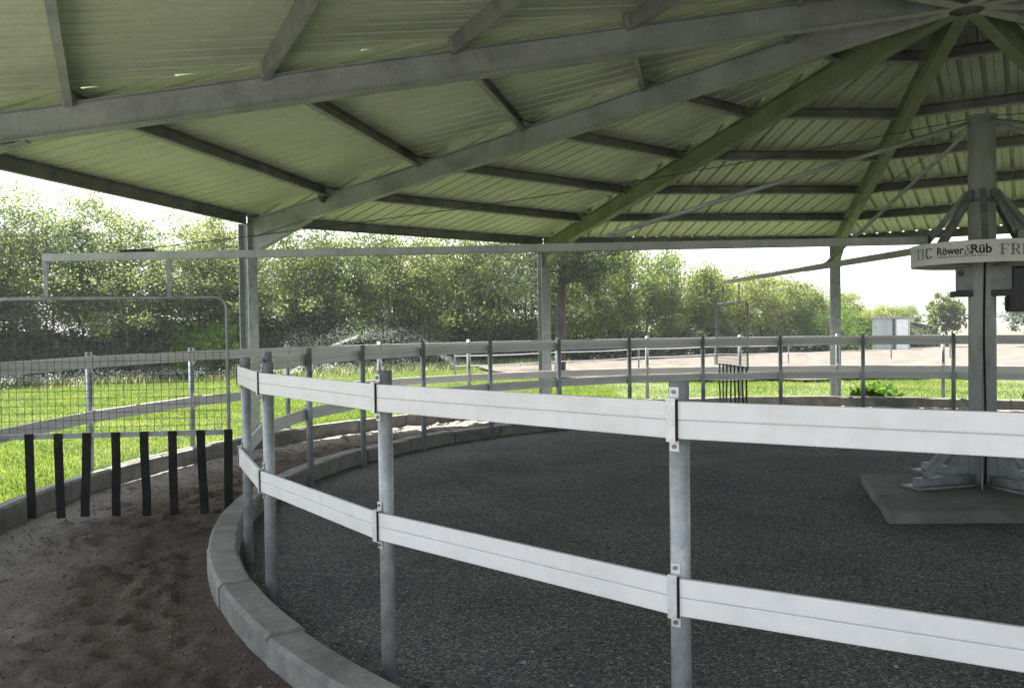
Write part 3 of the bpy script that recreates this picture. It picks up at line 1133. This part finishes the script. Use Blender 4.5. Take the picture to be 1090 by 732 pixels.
def proto(kind, seed, H):
    """trunk mesh and crown mesh for one tree standing at the origin"""
    rng = np.random.RandomState(seed)
    b = MB()
    cen, sig = [], []
    if kind == 'slender':
        ns = rng.randint(3, 6)
        for s_ in range(ns):
            bx, by = rng.normal(size=2) * 0.30
            lean = rng.normal(size=2) * 0.55
            h = H * rng.uniform(0.72, 1.0)
            path = limb_path(rng, (bx, by, -0.05), (bx + lean[0], by + lean[1], h), 7, 0.10)
            b.tube(path, 0.045, 7, True, 0.010)
            for q_ in range(30):
                t_ = rng.uniform(0.41, 1.03) if q_ % 8 else rng.uniform(0.3, 0.6)
                i = min(6, int(t_ * 7))
                p = path[i].lerp(path[i + 1], min(1, t_ * 7 - i))
                wdt = 0.75 * (1.2 - 0.55 * abs(t_ - 0.6) * 2)
                e = p + V((rng.normal() * wdt, rng.normal() * wdt, rng.uniform(-0.05, 0.55)))
                if q_ % 2 == 0:
                    b.tube([p, p.lerp(e, 0.5) + V((0, 0, 0.05)), e], 0.013, 5, True, 0.005)
                cen.append(e)
                sig.append(rng.uniform(0.16, 0.34))
        npl, size = 150, 0.056
    elif kind == 'dense':
        ns = rng.randint(2, 4)
        for s_ in range(ns):
            bx, by = rng.normal(size=2) * 0.3
            lean = rng.normal(size=2) * 0.6
            h = H * rng.uniform(0.75, 0.95)
            path = limb_path(rng, (bx, by, -0.05), (bx + lean[0], by + lean[1], h), 6, 0.12)
            b.tube(path, 0.075, 7, True, 0.015)
            for q_ in range(38):
                t_ = rng.uniform(0.10, 1.03)
                i = min(5, int(t_ * 6))
                p = path[i].lerp(path[i + 1], min(1, t_ * 6 - i))
                wdt = 0.95 * (1.15 - 0.5 * abs(t_ - 0.5) * 2)
                e = p + V((rng.normal() * wdt, rng.normal() * wdt, rng.uniform(-0.1, 0.45)))
                if q_ % 3 == 0:
                    b.tube([p, e], 0.016, 5, True, 0.005)
                cen.append(e)
                sig.append(rng.uniform(0.20, 0.40))
        npl, size = 165, 0.064
    elif kind == 'hedge':
        path = limb_path(rng, (0, 0, -0.05), (0.1, 0, H * 0.9), 5, 0.1)
        b.tube(path, 0.09, 7, True, 0.02)
        for q_ in range(105):
            u = rng.uniform(-1, 1)
            w_ = rng.uniform(-1, 1)
            tt = rng.uniform(0, 1) ** 0.75
            top = H * (0.93 + 0.10 * rng.rand()) * (1 - 0.22 * max(abs(u), abs(w_)) ** 3)
            e = V((u * 1.75, w_ * 1.25, 0.25 + (top - 0.25) * tt))
            if q_ % 5 == 0:
                b.tube([path[2], V((e.x * 0.5, e.y * 0.5, e.z * 0.8)), e], 0.02, 5, True, 0.006)
            cen.append(e)
            sig.append(rng.uniform(0.20, 0.36))
        npl, size = 200, 0.066
    elif kind == 'bush':
        for s_ in range(5):
            a_ = rng.uniform(0, 6.28)
            b.tube([(0, 0, -0.03), (0.3 * H * math.cos(a_), 0.3 * H * math.sin(a_), 0.7 * H)], 0.02, 5, True, 0.006)
        for q_ in range(42):
            a_ = rng.uniform(0, 6.28)
            r_ = 0.75 * H * rng.rand() ** 0.6
            e = V((r_ * math.cos(a_), r_ * math.sin(a_), H * rng.uniform(0.12, 0.95) * (1 - 0.35 * (r_ / (0.75 * H)) ** 2)))
            cen.append(e)
            sig.append(rng.uniform(0.12, 0.25) * H / 1.6)
        npl, size = 110, 0.072
    elif kind == 'round':
        path = limb_path(rng, (0, 0, -0.05), (0, 0, H * 0.6), 4, 0.06)
        b.tube(path, 0.13, 8, True, 0.05)
        for q_ in range(75):
            d = rng.normal(size=3)
            d /= np.linalg.norm(d)
            r_ = H * 0.36 * rng.uniform(0.45, 1.0)
            e = V((d[0] * r_, d[1] * r_, H * 0.60 + d[2] * r_ * 1.05))
            if q_ % 4 == 0:
                b.tube([path[3], e], 0.03, 5, True, 0.008)
            cen.append(e)
            sig.append(rng.uniform(0.07, 0.13) * H / 3)
        npl, size = 60, 0.10
    C = np.array([tuple(c) for c in cen])
    C[:, 2] = np.maximum(C[:, 2], 0.1)
    return b, C, sig, npl, size, rng


PROTO = {}


def tree_mesh(kind, seed, H, leaf):
    key = (kind, seed, leaf)
    if key not in PROTO:
        b, C, sig, npl, size, rng = proto(kind, seed, H)
        me = bpy.data.meshes.new('trunk')
        me.from_pydata(b.v, [], b.f)
        me.materials.append(M['bark'])
        for p_ in me.polygons:
            p_.use_smooth = True
        PROTO[key] = (me, leaf_cloud('crown', M[leaf], C, sig, npl, size, rng))
    return PROTO[key]


def plant(name, kind, seed, H, leaf, x, y, sc, label, cat, group, stem_name='trunk', crown_name='crown'):
    t = thing(name, label, cat, (x, y, 0), random.uniform(0, 6.28), group)
    t.scale = (sc[0], sc[0], sc[1])
    tm, cm = tree_mesh(kind, seed, H, leaf)
    link(stem_name, tm, t)
    link(crown_name, cm, t)
    return t


ORD = ['first', 'second', 'third', 'fourth', 'fifth', 'sixth', 'seventh', 'eighth', 'ninth', 'tenth', 'eleventh', 'twelfth', 'thirteenth', 'fourteenth', 'fifteenth', 'sixteenth']


def row_xy(s):
    """the tree belt: runs from the near left to the far right"""
    px = -26.0 + s * 0.833
    py = 24.2 + s * 0.553
    return px, py


F_ = 923.3


def px_at(x, y):
    return 551 + F_ * x / y



def top_at(px):
    """height of the tree line in the picture, turned into metres below"""
    return float(np.interp(px, [-200, 12, 100, 200, 300, 420, 480, 540, 600, 650, 700, 750, 800, 850, 900, 940, 1000],
                           [200, 209, 220, 236, 240, 250, 256, 252, 256, 262, 270, 286, 295, 305, 318, 331, 343]))


def tree_h(x, y):
    return CAM_Z + (348 - top_at(px_at(x, y))) / F_ * y


GATE_ROW = 'slender trees behind the mesh gate'
for i, s in enumerate([8.4, 9.8, 11.1, 12.5, 13.8, 15.2, 16.7, 18.3]):
    x, y = row_xy(s)
    x += random.uniform(-0.4, 0.4)
    y += random.uniform(0.2, 1.6)
    h = tree_h(x, y) * random.uniform(0.93, 1.06)
    plant('slender_tree', 'slender', 20 + i % 4, 6.5, 'leaf_pale', x, y, (1.0 + 0.12 * (i % 3), h / 6.5),
          'slender pale tree with bare lower stems behind the mesh gate, %s in its row' % ORD[i], 'tree', GATE_ROW)
for i, s in enumerate([20.0, 21.6, 23.3, 25.0, 26.8, 28.6, 30.2, 32.2]):
    x, y = row_xy(s)
    y += random.uniform(0.0, 1.2)
    h = tree_h(x, y) * random.uniform(0.96, 1.06)
    plant('dense_tree', 'dense', 40 + i % 3, 5.2, 'leaf_mid' if i < 6 else 'leaf_shade', x, y, (1.08, h / 5.2),
          ('bushy mid-green tree' if i < 6 else 'bushy deep-green tree') + ' behind the water spray, %s after the corner column' % ORD[i], 'tree', 'bushy trees behind the sprinkler')
for i, s in enumerate([17.5, 19.6, 22.3, 24.9, 27.5, 30.0]):
    x, y = row_xy(s)
    y += 3.0 + random.uniform(0.0, 0.8)
    h = tree_h(x, y) * random.uniform(0.88, 0.96)
    plant('dense_tree', 'dense', 40 + (i + 1) % 3, 5.2, 'leaf_hedge', x, y, (1.1, h / 5.2),
          'yellower bushy tree in the second row behind the water spray, %s of its row' % ORD[i], 'tree', 'second row behind the sprinkler')
for i, s in enumerate([34.2, 36.8, 39.4, 42.0, 44.6, 47.4, 50.2, 53.2, 56.4, 60]):
    x, y = row_xy(s)
    y += random.uniform(-0.2, 0.5) + 0.5
    h = max(2.2, tree_h(x, y)) * random.uniform(0.98, 1.06)
    plant('hedge_tree', 'hedge', 60 + i % 4, 4.5, 'leaf_hedge', x, y, (1.02, h / 4.5),
          'dense yellow-green tree in the tall hedge, %s along from the dark pine' % ORD[i], 'tree', 'hedge trees beyond the dirt yard')
# dark bushes along the foot of the belt
ORD2 = ORD + ['seventeenth', 'eighteenth', 'nineteenth', 'twentieth', 'twenty-first', 'twenty-second', 'twenty-third', 'twenty-fourth', 'twenty-fifth', 'twenty-sixth', 'twenty-seventh', 'twenty-eighth']
k = 0
for s in np.linspace(8.5, 32.5, 26):
    x, y = row_xy(s)
    plant('undergrowth_bush', 'bush', 80 + k % 4, 1.7, 'leaf_dark', x + random.uniform(-.3, .3), y + 0.2 + (k % 2) * 1.2 + random.uniform(-.3, .3), (1.15 + 0.1 * (k % 3), random.uniform(1.05, 1.4)),
          'dark low bush under the tree row, %s counted from the mesh gate end' % ORD2[k], 'bush', 'dark bushes under the trees', 'stem', 'foliage')
    k += 1
k = 0
for s in np.linspace(34.0, 64, 20):
    x, y = row_xy(s)
    plant('undergrowth_bush', 'bush', 80 + k % 4, 1.7, 'leaf_dark', x + random.uniform(-.3, .3), y - 0.9 + random.uniform(-.3, .3), (1.15 + 0.1 * (k % 3), random.uniform(0.75, 1.0)),
          'dark low bush at the foot of the tall hedge, %s counted from the pine' % ORD2[k], 'bush', 'dark bushes under the hedge', 'stem', 'foliage')
    k += 1
x, y = row_xy(17.2)
plant('bright_bush', 'bush', 90, 1.9, 'leaf_bright', x + 0.15, y - 1.6, (0.85, 1.15), 'bright fresh-green bush among dark undergrowth behind the mesh gate', 'bush', None, 'stem', 'foliage')
plant('bright_bush', 'bush', 91, 3.2, 'leaf_bright', 18.9, 51.6, (0.78, 0.95), 'bright green rounded bush beside the pale shed at the end of the hedge', 'bush', None, 'stem', 'foliage')
plant('hedge_tree', 'hedge', 61, 4.5, 'leaf_hedge', 28.9, 64.5, (0.6, 0.66), 'small yellow-green tree rising between the pale shed and the dark shed', 'tree', None)
plant('round_tree', 'round', 95, 3.8, 'leaf_mid', 28.2, 57, (1.0, 1.0), 'rounded light green tree between the dark shed and the walker column', 'tree', None)
plant('grey_green_tree', 'round', 96, 4.0, 'leaf_grey', 32.0, 54, (1.25, 0.95), 'hazy grey-green tree to the right of the walker column', 'tree', None)
plant('grey_green_tree', 'round', 96, 4.0, 'leaf_grey', 37.5, 58, (1.3, 0.9), 'hazy grey-green tree at the picture\'s right edge beyond the dirt yard', 'tree', None)
plant('weed_plant', 'bush', 97, 0.45, 'leaf_bright', 7.5, 18.05, (1.2, 0.9), 'fresh green weed growing by the far kerb near the tall column', 'plant', None, 'stem', 'foliage')
plant('weed_plant', 'bush', 97, 0.45, 'leaf_bright', 10.55, 17.3, (0.9, 0.7), 'small green weed by the far kerb to the right of the walker column', 'plant', None, 'stem', 'foliage')

# the dark pine behind the second column
rng = np.random.RandomState(33)
PX, PY = 1.55, 32.0
pine = thing('pine_tree', 'dark pine with a thick straight trunk and bare side limbs behind the steel column', 'tree', (PX, PY, 0))
b = MB()
path = limb_path(rng, (0, 0, -0.05), (0.35, 0.1, 8.5), 7, 0.06)
b.tube(path, 0.21, 12, True, 0.08)
cen, sig = [], []
for i in range(46):
    z = rng.uniform(2.3, 8.4) if i % 3 else rng.uniform(2.9, 5.0)
    a_ = rng.uniform(0, 6.28)
    L = rng.uniform(1.2, 3.6) * (1.1 - 0.05 * z)
    p0 = V((0.35 * z / 8.5, 0.1 * z / 8.5, z))
    e = p0 + V((math.cos(a_) * L, math.sin(a_) * L, rng.uniform(-0.1, 0.9)))
    mpt = p0.lerp(e, 0.5) + V((0, 0, rng.uniform(-0.15, 0.2)))
    b.tube([p0, mpt, e], 0.04, 6, True, 0.01)
    for q_ in range(7):
        t_ = rng.uniform(0.45, 1.05)
        c = p0.lerp(e, t_) + V(rng.normal(size=3) * 0.25)
        if q_ < 3:
            b.tube([p0.lerp(e, t_ * 0.8), c], 0.012, 5, True, 0.004)
        if z > 2.9:
            cen.append(c)
            sig.append(rng.uniform(0.12, 0.26))
b.build('trunk', M['bark_dark'], pine, smooth=True)
link('crown', leaf_cloud('crown', M['needles'], np.array([tuple(c) for c in cen]), sig, 60, 0.035, rng, 0.6, 5.0), pine)


# grass, weeds: uncountable
def blades(name, mat, xy, h, w, rng, zbase=0.0):
    n = len(xy)
    a = rng.uniform(0, 2 * math.pi, n)
    hh = h * rng.uniform(0.5, 1.4, n)
    ln = hh * rng.uniform(0.1, 0.7, n)
    la = rng.uniform(0, 2 * math.pi, n)
    P = np.zeros((n, 3))
    P[:, :2] = xy
    P[:, 2] = zbase
    dx = np.stack([np.cos(a), np.sin(a), np.zeros(n)], -1) * (w * rng.uniform(0.7, 1.3, n))[:, None] * 0.5
    ld = np.stack([np.cos(la), np.sin(la), np.zeros(n)], -1)
    mid = P + ld * (ln * 0.35)[:, None]
    mid[:, 2] += hh * 0.6
    tip = P + ld * ln[:, None]
    tip[:, 2] += hh
    v = np.stack([P - dx, P + dx, mid + dx * 0.7, tip, mid - dx * 0.7], 1).reshape(-1, 3)
    me = bpy.data.meshes.new(name)
    me.vertices.add(5 * n)
    me.vertices.foreach_set('co', v.astype(np.float32).ravel())
    me.loops.add(5 * n)
    me.loops.foreach_set('vertex_index', np.arange(5 * n, dtype=np.int32))
    me.polygons.add(n)
    me.polygons.foreach_set('loop_start', np.arange(0, 5 * n, 5, dtype=np.int32))
    me.materials.append(mat)
    me.update(calc_edges=True)
    return link(name, me)


def in_yard(x, y):
    return (x > -1.6) & (y > 25.6 + 10 * np.exp(-(x + 1.6) / 2.2))


rng = np.random.RandomState(21)
n = 620000
dist = 9.0 + 27 * rng.rand(n) ** 1.15
az = np.radians(rng.uniform(-38, 36, n))
x = dist * np.sin(az)
y = dist * np.cos(az)
r = np.hypot(x - CX, y - CY)
keep = (r > 9.27) & (~in_yard(x, y) | (rng.rand(n) < 0.02))
belt = 24.2 + (x + 26) * 0.664
keep &= y < belt + 1.0
keep &= (x < 2.5) | (rng.rand(n) < 0.62 + 0.35 * np.sin(x * 1.3 + 0.5 * y) * np.sin(y * 1.1))
x, y = x[keep], y[keep]
o = blades('grass', M['grass'], np.stack([x, y], -1), 0.055, 0.012, rng)
tag(o, 'bright sunlit grass growing between the outer fence and the tree row', 'grass', kind='stuff')
n = 30000
s = rng.uniform(7, 34, n)
x = -26 + s * 0.833 + rng.normal(size=n) * 0.3
y = 24.2 + s * 0.553 - np.abs(rng.normal(size=n)) * 1.9 - 0.3
keep = np.sin(x * 1.7) + np.sin(x * 0.6 + y) > rng.uniform(-1.6, 0.6, n)
x, y = x[keep], y[keep]
o = blades('weeds', M['weeds'], np.stack([x, y], -1), 0.26, 0.028, rng)
tag(o, 'tall uneven weeds along the foot of the tree row', 'weeds', kind='stuff')
k = 300
s = rng.uniform(8, 26, k)
cx_ = np.stack([-26 + s * 0.833, 24.2 + s * 0.553 - np.abs(rng.normal(size=k)) * 2.0 - 0.5, rng.uniform(0.2, 0.38, k)], -1)
o = link('wildflowers', leaf_cloud('wildflowers', M['flower'], cx_, np.full(k, 0.17), 26, 0.042, rng, 0.5, 1.1))
tag(o, 'small whitish wildflowers scattered through the weeds below the trees', 'flowers', kind='stuff')

def stones(name, mat, xy, zz, size, rng):
    n = len(xy)
    base = np.array([(1, 0, 0), (0.2, 1, 0.1), (-1, 0.1, 0), (-0.1, -1, 0), (0.1, 0, 0.8), (0, 0.1, -0.7)])
    sc = (size * np.exp(rng.normal(size=n) * 0.35))[:, None, None] * rng.uniform(0.6, 1.3, (n, 1, 3))
    a = rng.uniform(0, 2 * math.pi, n)
    v = (base[None] + rng.normal(size=(n, 6, 3)) * 0.12) * sc
    ca, sa = np.cos(a)[:, None], np.sin(a)[:, None]
    v = np.stack([v[..., 0] * ca - v[..., 1] * sa, v[..., 0] * sa + v[..., 1] * ca, v[..., 2]], -1)
    v[..., 0] += xy[:, 0][:, None]
    v[..., 1] += xy[:, 1][:, None]
    v[..., 2] += zz[:, None] + sc[:, :, 2] * 0.25
    fs = np.array([(0, 1, 4), (1, 2, 4), (2, 3, 4), (3, 0, 4), (1, 0, 5), (2, 1, 5), (3, 2, 5), (0, 3, 5)])
    f = (np.arange(n, dtype=np.int32)[:, None, None] * 6 + fs[None]).reshape(-1, 3)
    me = bpy.data.meshes.new(name)
    me.vertices.add(6 * n)
    me.vertices.foreach_set('co', v.astype(np.float32).ravel())
    me.loops.add(3 * len(f))
    me.loops.foreach_set('vertex_index', f.astype(np.int32).ravel())
    me.polygons.add(len(f))
    me.polygons.foreach_set('loop_start', np.arange(0, 3 * len(f), 3, dtype=np.int32))
    me.materials.append(mat)
    me.update(calc_edges=True)
    return link(name, me)


def stone_mat(name, cols):
    m, nt, b = new_mat(name)
    g = nt.nodes.new('ShaderNodeNewGeometry')
    r = ramp(nt, g.outputs['Random Per Island'], cols)
    nt.links.new(r.outputs['Color'], b.inputs['Base Color'])
    b.inputs['Roughness'].default_value = 0.95
    b.inputs['Specular IOR Level'].default_value = 0.2
    return m


rng = np.random.RandomState(17)
n = 46000
rr = np.sqrt(rng.uniform(0, 7.0 ** 2, n))
aa = rng.uniform(0, 2 * math.pi, n)
x, y = CX + rr * np.cos(aa), CY + rr * np.sin(aa)
d = np.hypot(x, y)
keep = rng.rand(n) < np.clip(3.6 / d, 0, 1) ** 3.0
xy = np.stack([x, y], -1)[keep]
gm = stone_mat('gravel_stones', [(0.0, (0.05, 0.052, 0.05)), (0.6, (0.12, 0.122, 0.115)), (0.92, (0.21, 0.21, 0.195)), (1.0, (0.40, 0.39, 0.37))])
tag(stones('loose_gravel', gm, xy, np.zeros(len(xy)), 0.0072, rng), 'loose dark gravel stones strewn over the paddock floor', 'gravel', kind='stuff')
n = 11000
rr = rng.uniform(R_IN + 0.03, R_OUT - 0.03, n)
aa = rng.uniform(rad(120), rad(236), n)
trk = bpy.data.objects['track'].data
vco = np.empty(len(trk.vertices) * 3, np.float32)
trk.vertices.foreach_get('co', vco)
vz = vco.reshape(48, 1100, 3)[..., 2]
ii = np.clip(((rr - (R_IN - 0.04)) / (R_OUT + 0.03 - R_IN + 0.04) * 47).astype(int), 0, 47)
jj = (aa / (2 * math.pi) * 1100).astype(int) % 1100
cm = stone_mat('sand_clods', [(0.0, (0.06, 0.05, 0.041)), (0.5, (0.12, 0.10, 0.083)), (0.9, (0.18, 0.150, 0.122)), (1.0, (0.24, 0.21, 0.175))])
xy = np.stack([CX + rr * np.cos(aa), CY + rr * np.sin(aa)], -1)
tag(stones('sand_clods', cm, xy, vz[ii, jj], 0.0062, rng), 'small brown clods and grit lying on the trodden sand track', 'clods', kind='stuff')

# ------------------------------------------------------------------ sprinklers and spray
def spray(S, E, apex, n, rng, spread):
    S, E = np.array(S), np.array(E)
    t = rng.uniform(0, 1, n) ** 0.85
    P = S[None] * (1 - t)[:, None] + E[None] * t[:, None]
    P[:, 2] += 4 * apex * t * (1 - t)
    P += rng.normal(size=(n, 3)) * (0.015 + spread * t ** 1.6)[:, None] * np.array([1, 1, 0.75])
    P[:, 2] = np.maximum(P[:, 2], 0.03)
    return P


def droplets(name, pts, size, rng):
    n = len(pts)
    s = (size * rng.uniform(0.5, 1.5, n))[:, None]
    d = [np.array(v) for v in ((1, 0, 0), (0, 1, 0), (-1, 0, 0), (0, -1, 0), (0, 0, 1.6), (0, 0, -1.6))]
    v = np.stack([pts + q * s for q in d], 1).reshape(-1, 3)
    fs = np.array([(0, 1, 4), (1, 2, 4), (2, 3, 4), (3, 0, 4), (1, 0, 5), (2, 1, 5), (3, 2, 5), (0, 3, 5)])
    f = (np.arange(n)[:, None, None] * 6 + fs[None]).reshape(-1, 3)
    me = bpy.data.meshes.new(name)
    me.from_pydata(v.tolist(), [], f.tolist())
    me.materials.append(M['water'])
    return link(name, me)


rng = np.random.RandomState(8)
S1 = (-5.35, 18.6, 0.42)
pts1 = np.concatenate([spray(S1, (-1.9, 30.0, 0.1), 1.35, 3000, rng, 0.42),
                       spray(S1, (-3.0, 27.5, 0.1), 1.45, 1700, rng, 0.62),
                       spray(S1, (-6.5, 29.0, 0.1), 1.30, 900, rng, 0.8)])
jet = spray(S1, (-1.9, 30.0, 0.1), 1.35, 4500, rng, 0.06)
tj = (jet[:, 1] - S1[1]) / (30.0 - S1[1])
jet = jet[(tj < 0.34) | ((tj > 0.72) & (tj < 0.93))]
pts1 = np.concatenate([pts1, jet])
tag(droplets('sprinkler_spray', pts1, 0.0025, rng), 'fine white water spray arcing over the grass towards the trees', 'water spray', kind='stuff')
sp = thing('lawn_sprinkler', 'small lawn sprinkler on a stake throwing water over the grass', 'sprinkler', (S1[0], S1[1], 0))
b = MB()
b.tube([(0, 0, -0.02), (0, 0, 0.34)], 0.012, 8)
b.build('stake', M['galv_dark'], sp)
b = MB()
b.tube([(0, 0, 0.34), (0, 0, 0.40)], 0.022, 10)
b.tube([(-0.03, -0.05, 0.38), (0.035, 0.09, 0.43)], 0.010, 8)
b.build('nozzle', M['dark_machine'], sp)

# ------------------------------------------------------------------ electric tape fence and sheds
tf = thing('tape_fence', 'low paddock fence of thin white tapes on slim posts crossing the dirt yard', 'fence', (0, 0, 0))
tp = [(-2.0, 27.5), (1.4, 30.2), (4.6, 33.0), (8.1, 35.6), (11.3, 36.2), (13.6, 37.2), (16.5, 38.3), (19.6, 39.3), (24.5, 40.5), (29.5, 41.5)]
for x, y in tp:
    b = MB()
    b.tube([(x, y, -0.03), (x, y, 1.02)], 0.032, 8)
    b.build('post', M['galv_dark'], tf)
for i in range(5):
    for z in (0.52, 0.84):
        (x0, y0), (x1, y1) = tp[i], tp[i + 1]
        pts_ = [V((x0 + (x1 - x0) * t_, y0 + (y1 - y0) * t_, z - 0.025 * math.sin(math.pi * t_))) + V((0, -0.036, 0)) for t_ in np.linspace(0, 1, 8)]
        b = MB()
        for p0, p1 in zip(pts_, pts_[1:]):
            b.prism(p0, p1, 0.006, 0.036)
        b.build('tape', M['tape'], tf)


def shed(name, label, x, y, w, d, h0, h1, rz, wall, roof, door):
    t = thing(name, label, 'shed', (x, y, 0), rz)
    b = MB()
    vs = [(-w / 2, -d / 2, -0.1), (w / 2, -d / 2, -0.1), (w / 2, d / 2, -0.1), (-w / 2, d / 2, -0.1),
          (-w / 2, -d / 2, h0), (w / 2, -d / 2, h1), (w / 2, d / 2, h1), (-w / 2, d / 2, h0)]
    b.add(vs, [(0, 1, 5, 4), (1, 2, 6, 5), (2, 3, 7, 6), (3, 0, 4, 7), (4, 5, 6, 7)])
    kx = -w / 2 + 0.06
    while kx < w / 2 - 0.05:                       # ribs of the cladding
        zt_ = h0 + (h1 - h0) * (kx + w / 2) / w
        b.prism((kx, -d / 2 - 0.012, 0.0), (kx, -d / 2 - 0.012, zt_ - 0.02), 0.045, 0.020, up=(0, 1, 0))
        kx += 0.20
    b.build('wall', wall, t)
    b = MB()
    b.prism((-w / 2 - 0.10, 0, h0 + 0.03), (w / 2 + 0.10, 0, h1 + 0.03), d + 0.25, 0.05)
    b.build('roof', roof, t)
    if door:
        b = MB()
        b.prism((w * 0.08, -d / 2 - 0.035, 0.0), (w * 0.08, -d / 2 - 0.035, min(h0, h1) - 0.05), 0.16, 0.03, up=(0, 1, 0))
        b.build('door_frame', M['shed_dark'], t)
        b = MB()
        b.prism((w * 0.30, -d / 2 - 0.034, 0.05), (w * 0.30, -d / 2 - 0.034, min(h0, h1) - 0.10), w * 0.30, 0.025, up=(0, 1, 0))
        b.build('door', M['tape'], t)
    return t


shed('pale_shed', 'pale grey ribbed metal shed with a white door at the end of the hedge', 22.9, 53.2, 2.1, 1.8, 2.0, 2.0, rad(-23.4), M['shed'], M['shed_roof'], True)
shed('dark_shed', 'low dark green shed with a sloping pale roof beside the rounded tree', 28.1, 60.0, 1.7, 1.4, 1.75, 1.35, rad(-25), M['shed_dark'], M['shed_roof'], False)

hz = MB()
hz.prism((-1000, 0, 5.0), (1000, 0, 5.0), 2000, 12.4)
mh = bpy.data.materials.new('haze')
mh.use_nodes = True
hn = mh.node_tree
hn.nodes.clear()
ho = hn.nodes.new('ShaderNodeOutputMaterial')
hv = hn.nodes.new('ShaderNodeVolumePrincipled')
hv.inputs['Color'].default_value = (0.93, 0.95, 0.97, 1)
hv.inputs['Density'].default_value = 0.0006
hn.links.new(hv.outputs[0], ho.inputs['Volume'])
ho_ = hz.build('haze', mh)
bm = bmesh.new()
bm.from_mesh(ho_.data)
bmesh.ops.recalc_face_normals(bm, faces=bm.faces)
bm.to_mesh(ho_.data)
bm.free()
tag(ho_, 'thin bright summer haze in the air over the whole yard', 'haze', kind='stuff')

# ------------------------------------------------------------------ sky, sun, camera
SUN_AZ, SUN_EL = 115.0, 68.0         # direction towards the sun, degrees from +X anticlockwise
w = bpy.data.worlds.new('World')
scene.world = w
w.use_nodes = True
nt = w.node_tree
sky = nt.nodes.new('ShaderNodeTexSky')
sky.sky_type = 'NISHITA'
sky.sun_disc = False
sky.sun_elevation = rad(SUN_EL)
sky.sun_rotation = rad(90.0 - SUN_AZ)
sky.air_density = 1.0
sky.dust_density = 2.5
bg = nt.nodes['Background']
hs = nt.nodes.new('ShaderNodeHueSaturation')          # pale hazy summer sky
hs.inputs['Saturation'].default_value = 0.42
nt.links.new(sky.outputs['Color'], hs.inputs['Color'])
nt.links.new(hs.outputs['Color'], bg.inputs['Color'])
bg.inputs['Strength'].default_value = 0.095

ld = bpy.data.lights.new('sun', 'SUN')
ld.energy = 4.2
ld.angle = rad(0.5)
ld.color = (1.0, 0.955, 0.88)
lo = bpy.data.objects.new('sun', ld)
col.objects.link(lo)
sd = V((math.cos(rad(SUN_AZ)) * math.cos(rad(SUN_EL)), math.sin(rad(SUN_AZ)) * math.cos(rad(SUN_EL)), math.sin(rad(SUN_EL))))
lo.rotation_euler = sd.to_track_quat('Z', 'Y').to_euler()
lo.location = (0, 0, 20)

cam = bpy.data.cameras.new('camera')
cam.sensor_width = 36.0
cam.lens = 923.3 / 1090.0 * 36.0
cam.shift_x = -(551.0 - 545.0) / 1090.0
cam.clip_start = 0.05
cam.clip_end = 3000
co = bpy.data.objects.new('camera', cam)
col.objects.link(co)
pt, ro = -0.0188, -0.0130
f_ = V((0, math.cos(pt), math.sin(pt)))
u_ = V((0, -math.sin(pt), math.cos(pt)))
r_ = V((1, 0, 0))
right = r_ * math.cos(ro) + u_ * math.sin(ro)
upv = u_ * math.cos(ro) - r_ * math.sin(ro)
mat = Matrix((right, upv, -f_)).transposed().to_4x4()
mat.translation = V((0, 0, CAM_Z))
co.matrix_world = mat
scene.camera = co

vs_ = scene.view_settings
vs_.view_transform = 'Standard'
vs_.look = 'None'
vs_.gamma = 1.0
vs_.exposure = 2.55
vs_.use_curve_mapping = False
scene.cycles.max_bounces = 10
scene.cycles.diffuse_bounces = 6
scene.cycles.transparent_max_bounces = 8
scene.cycles.use_denoising = True
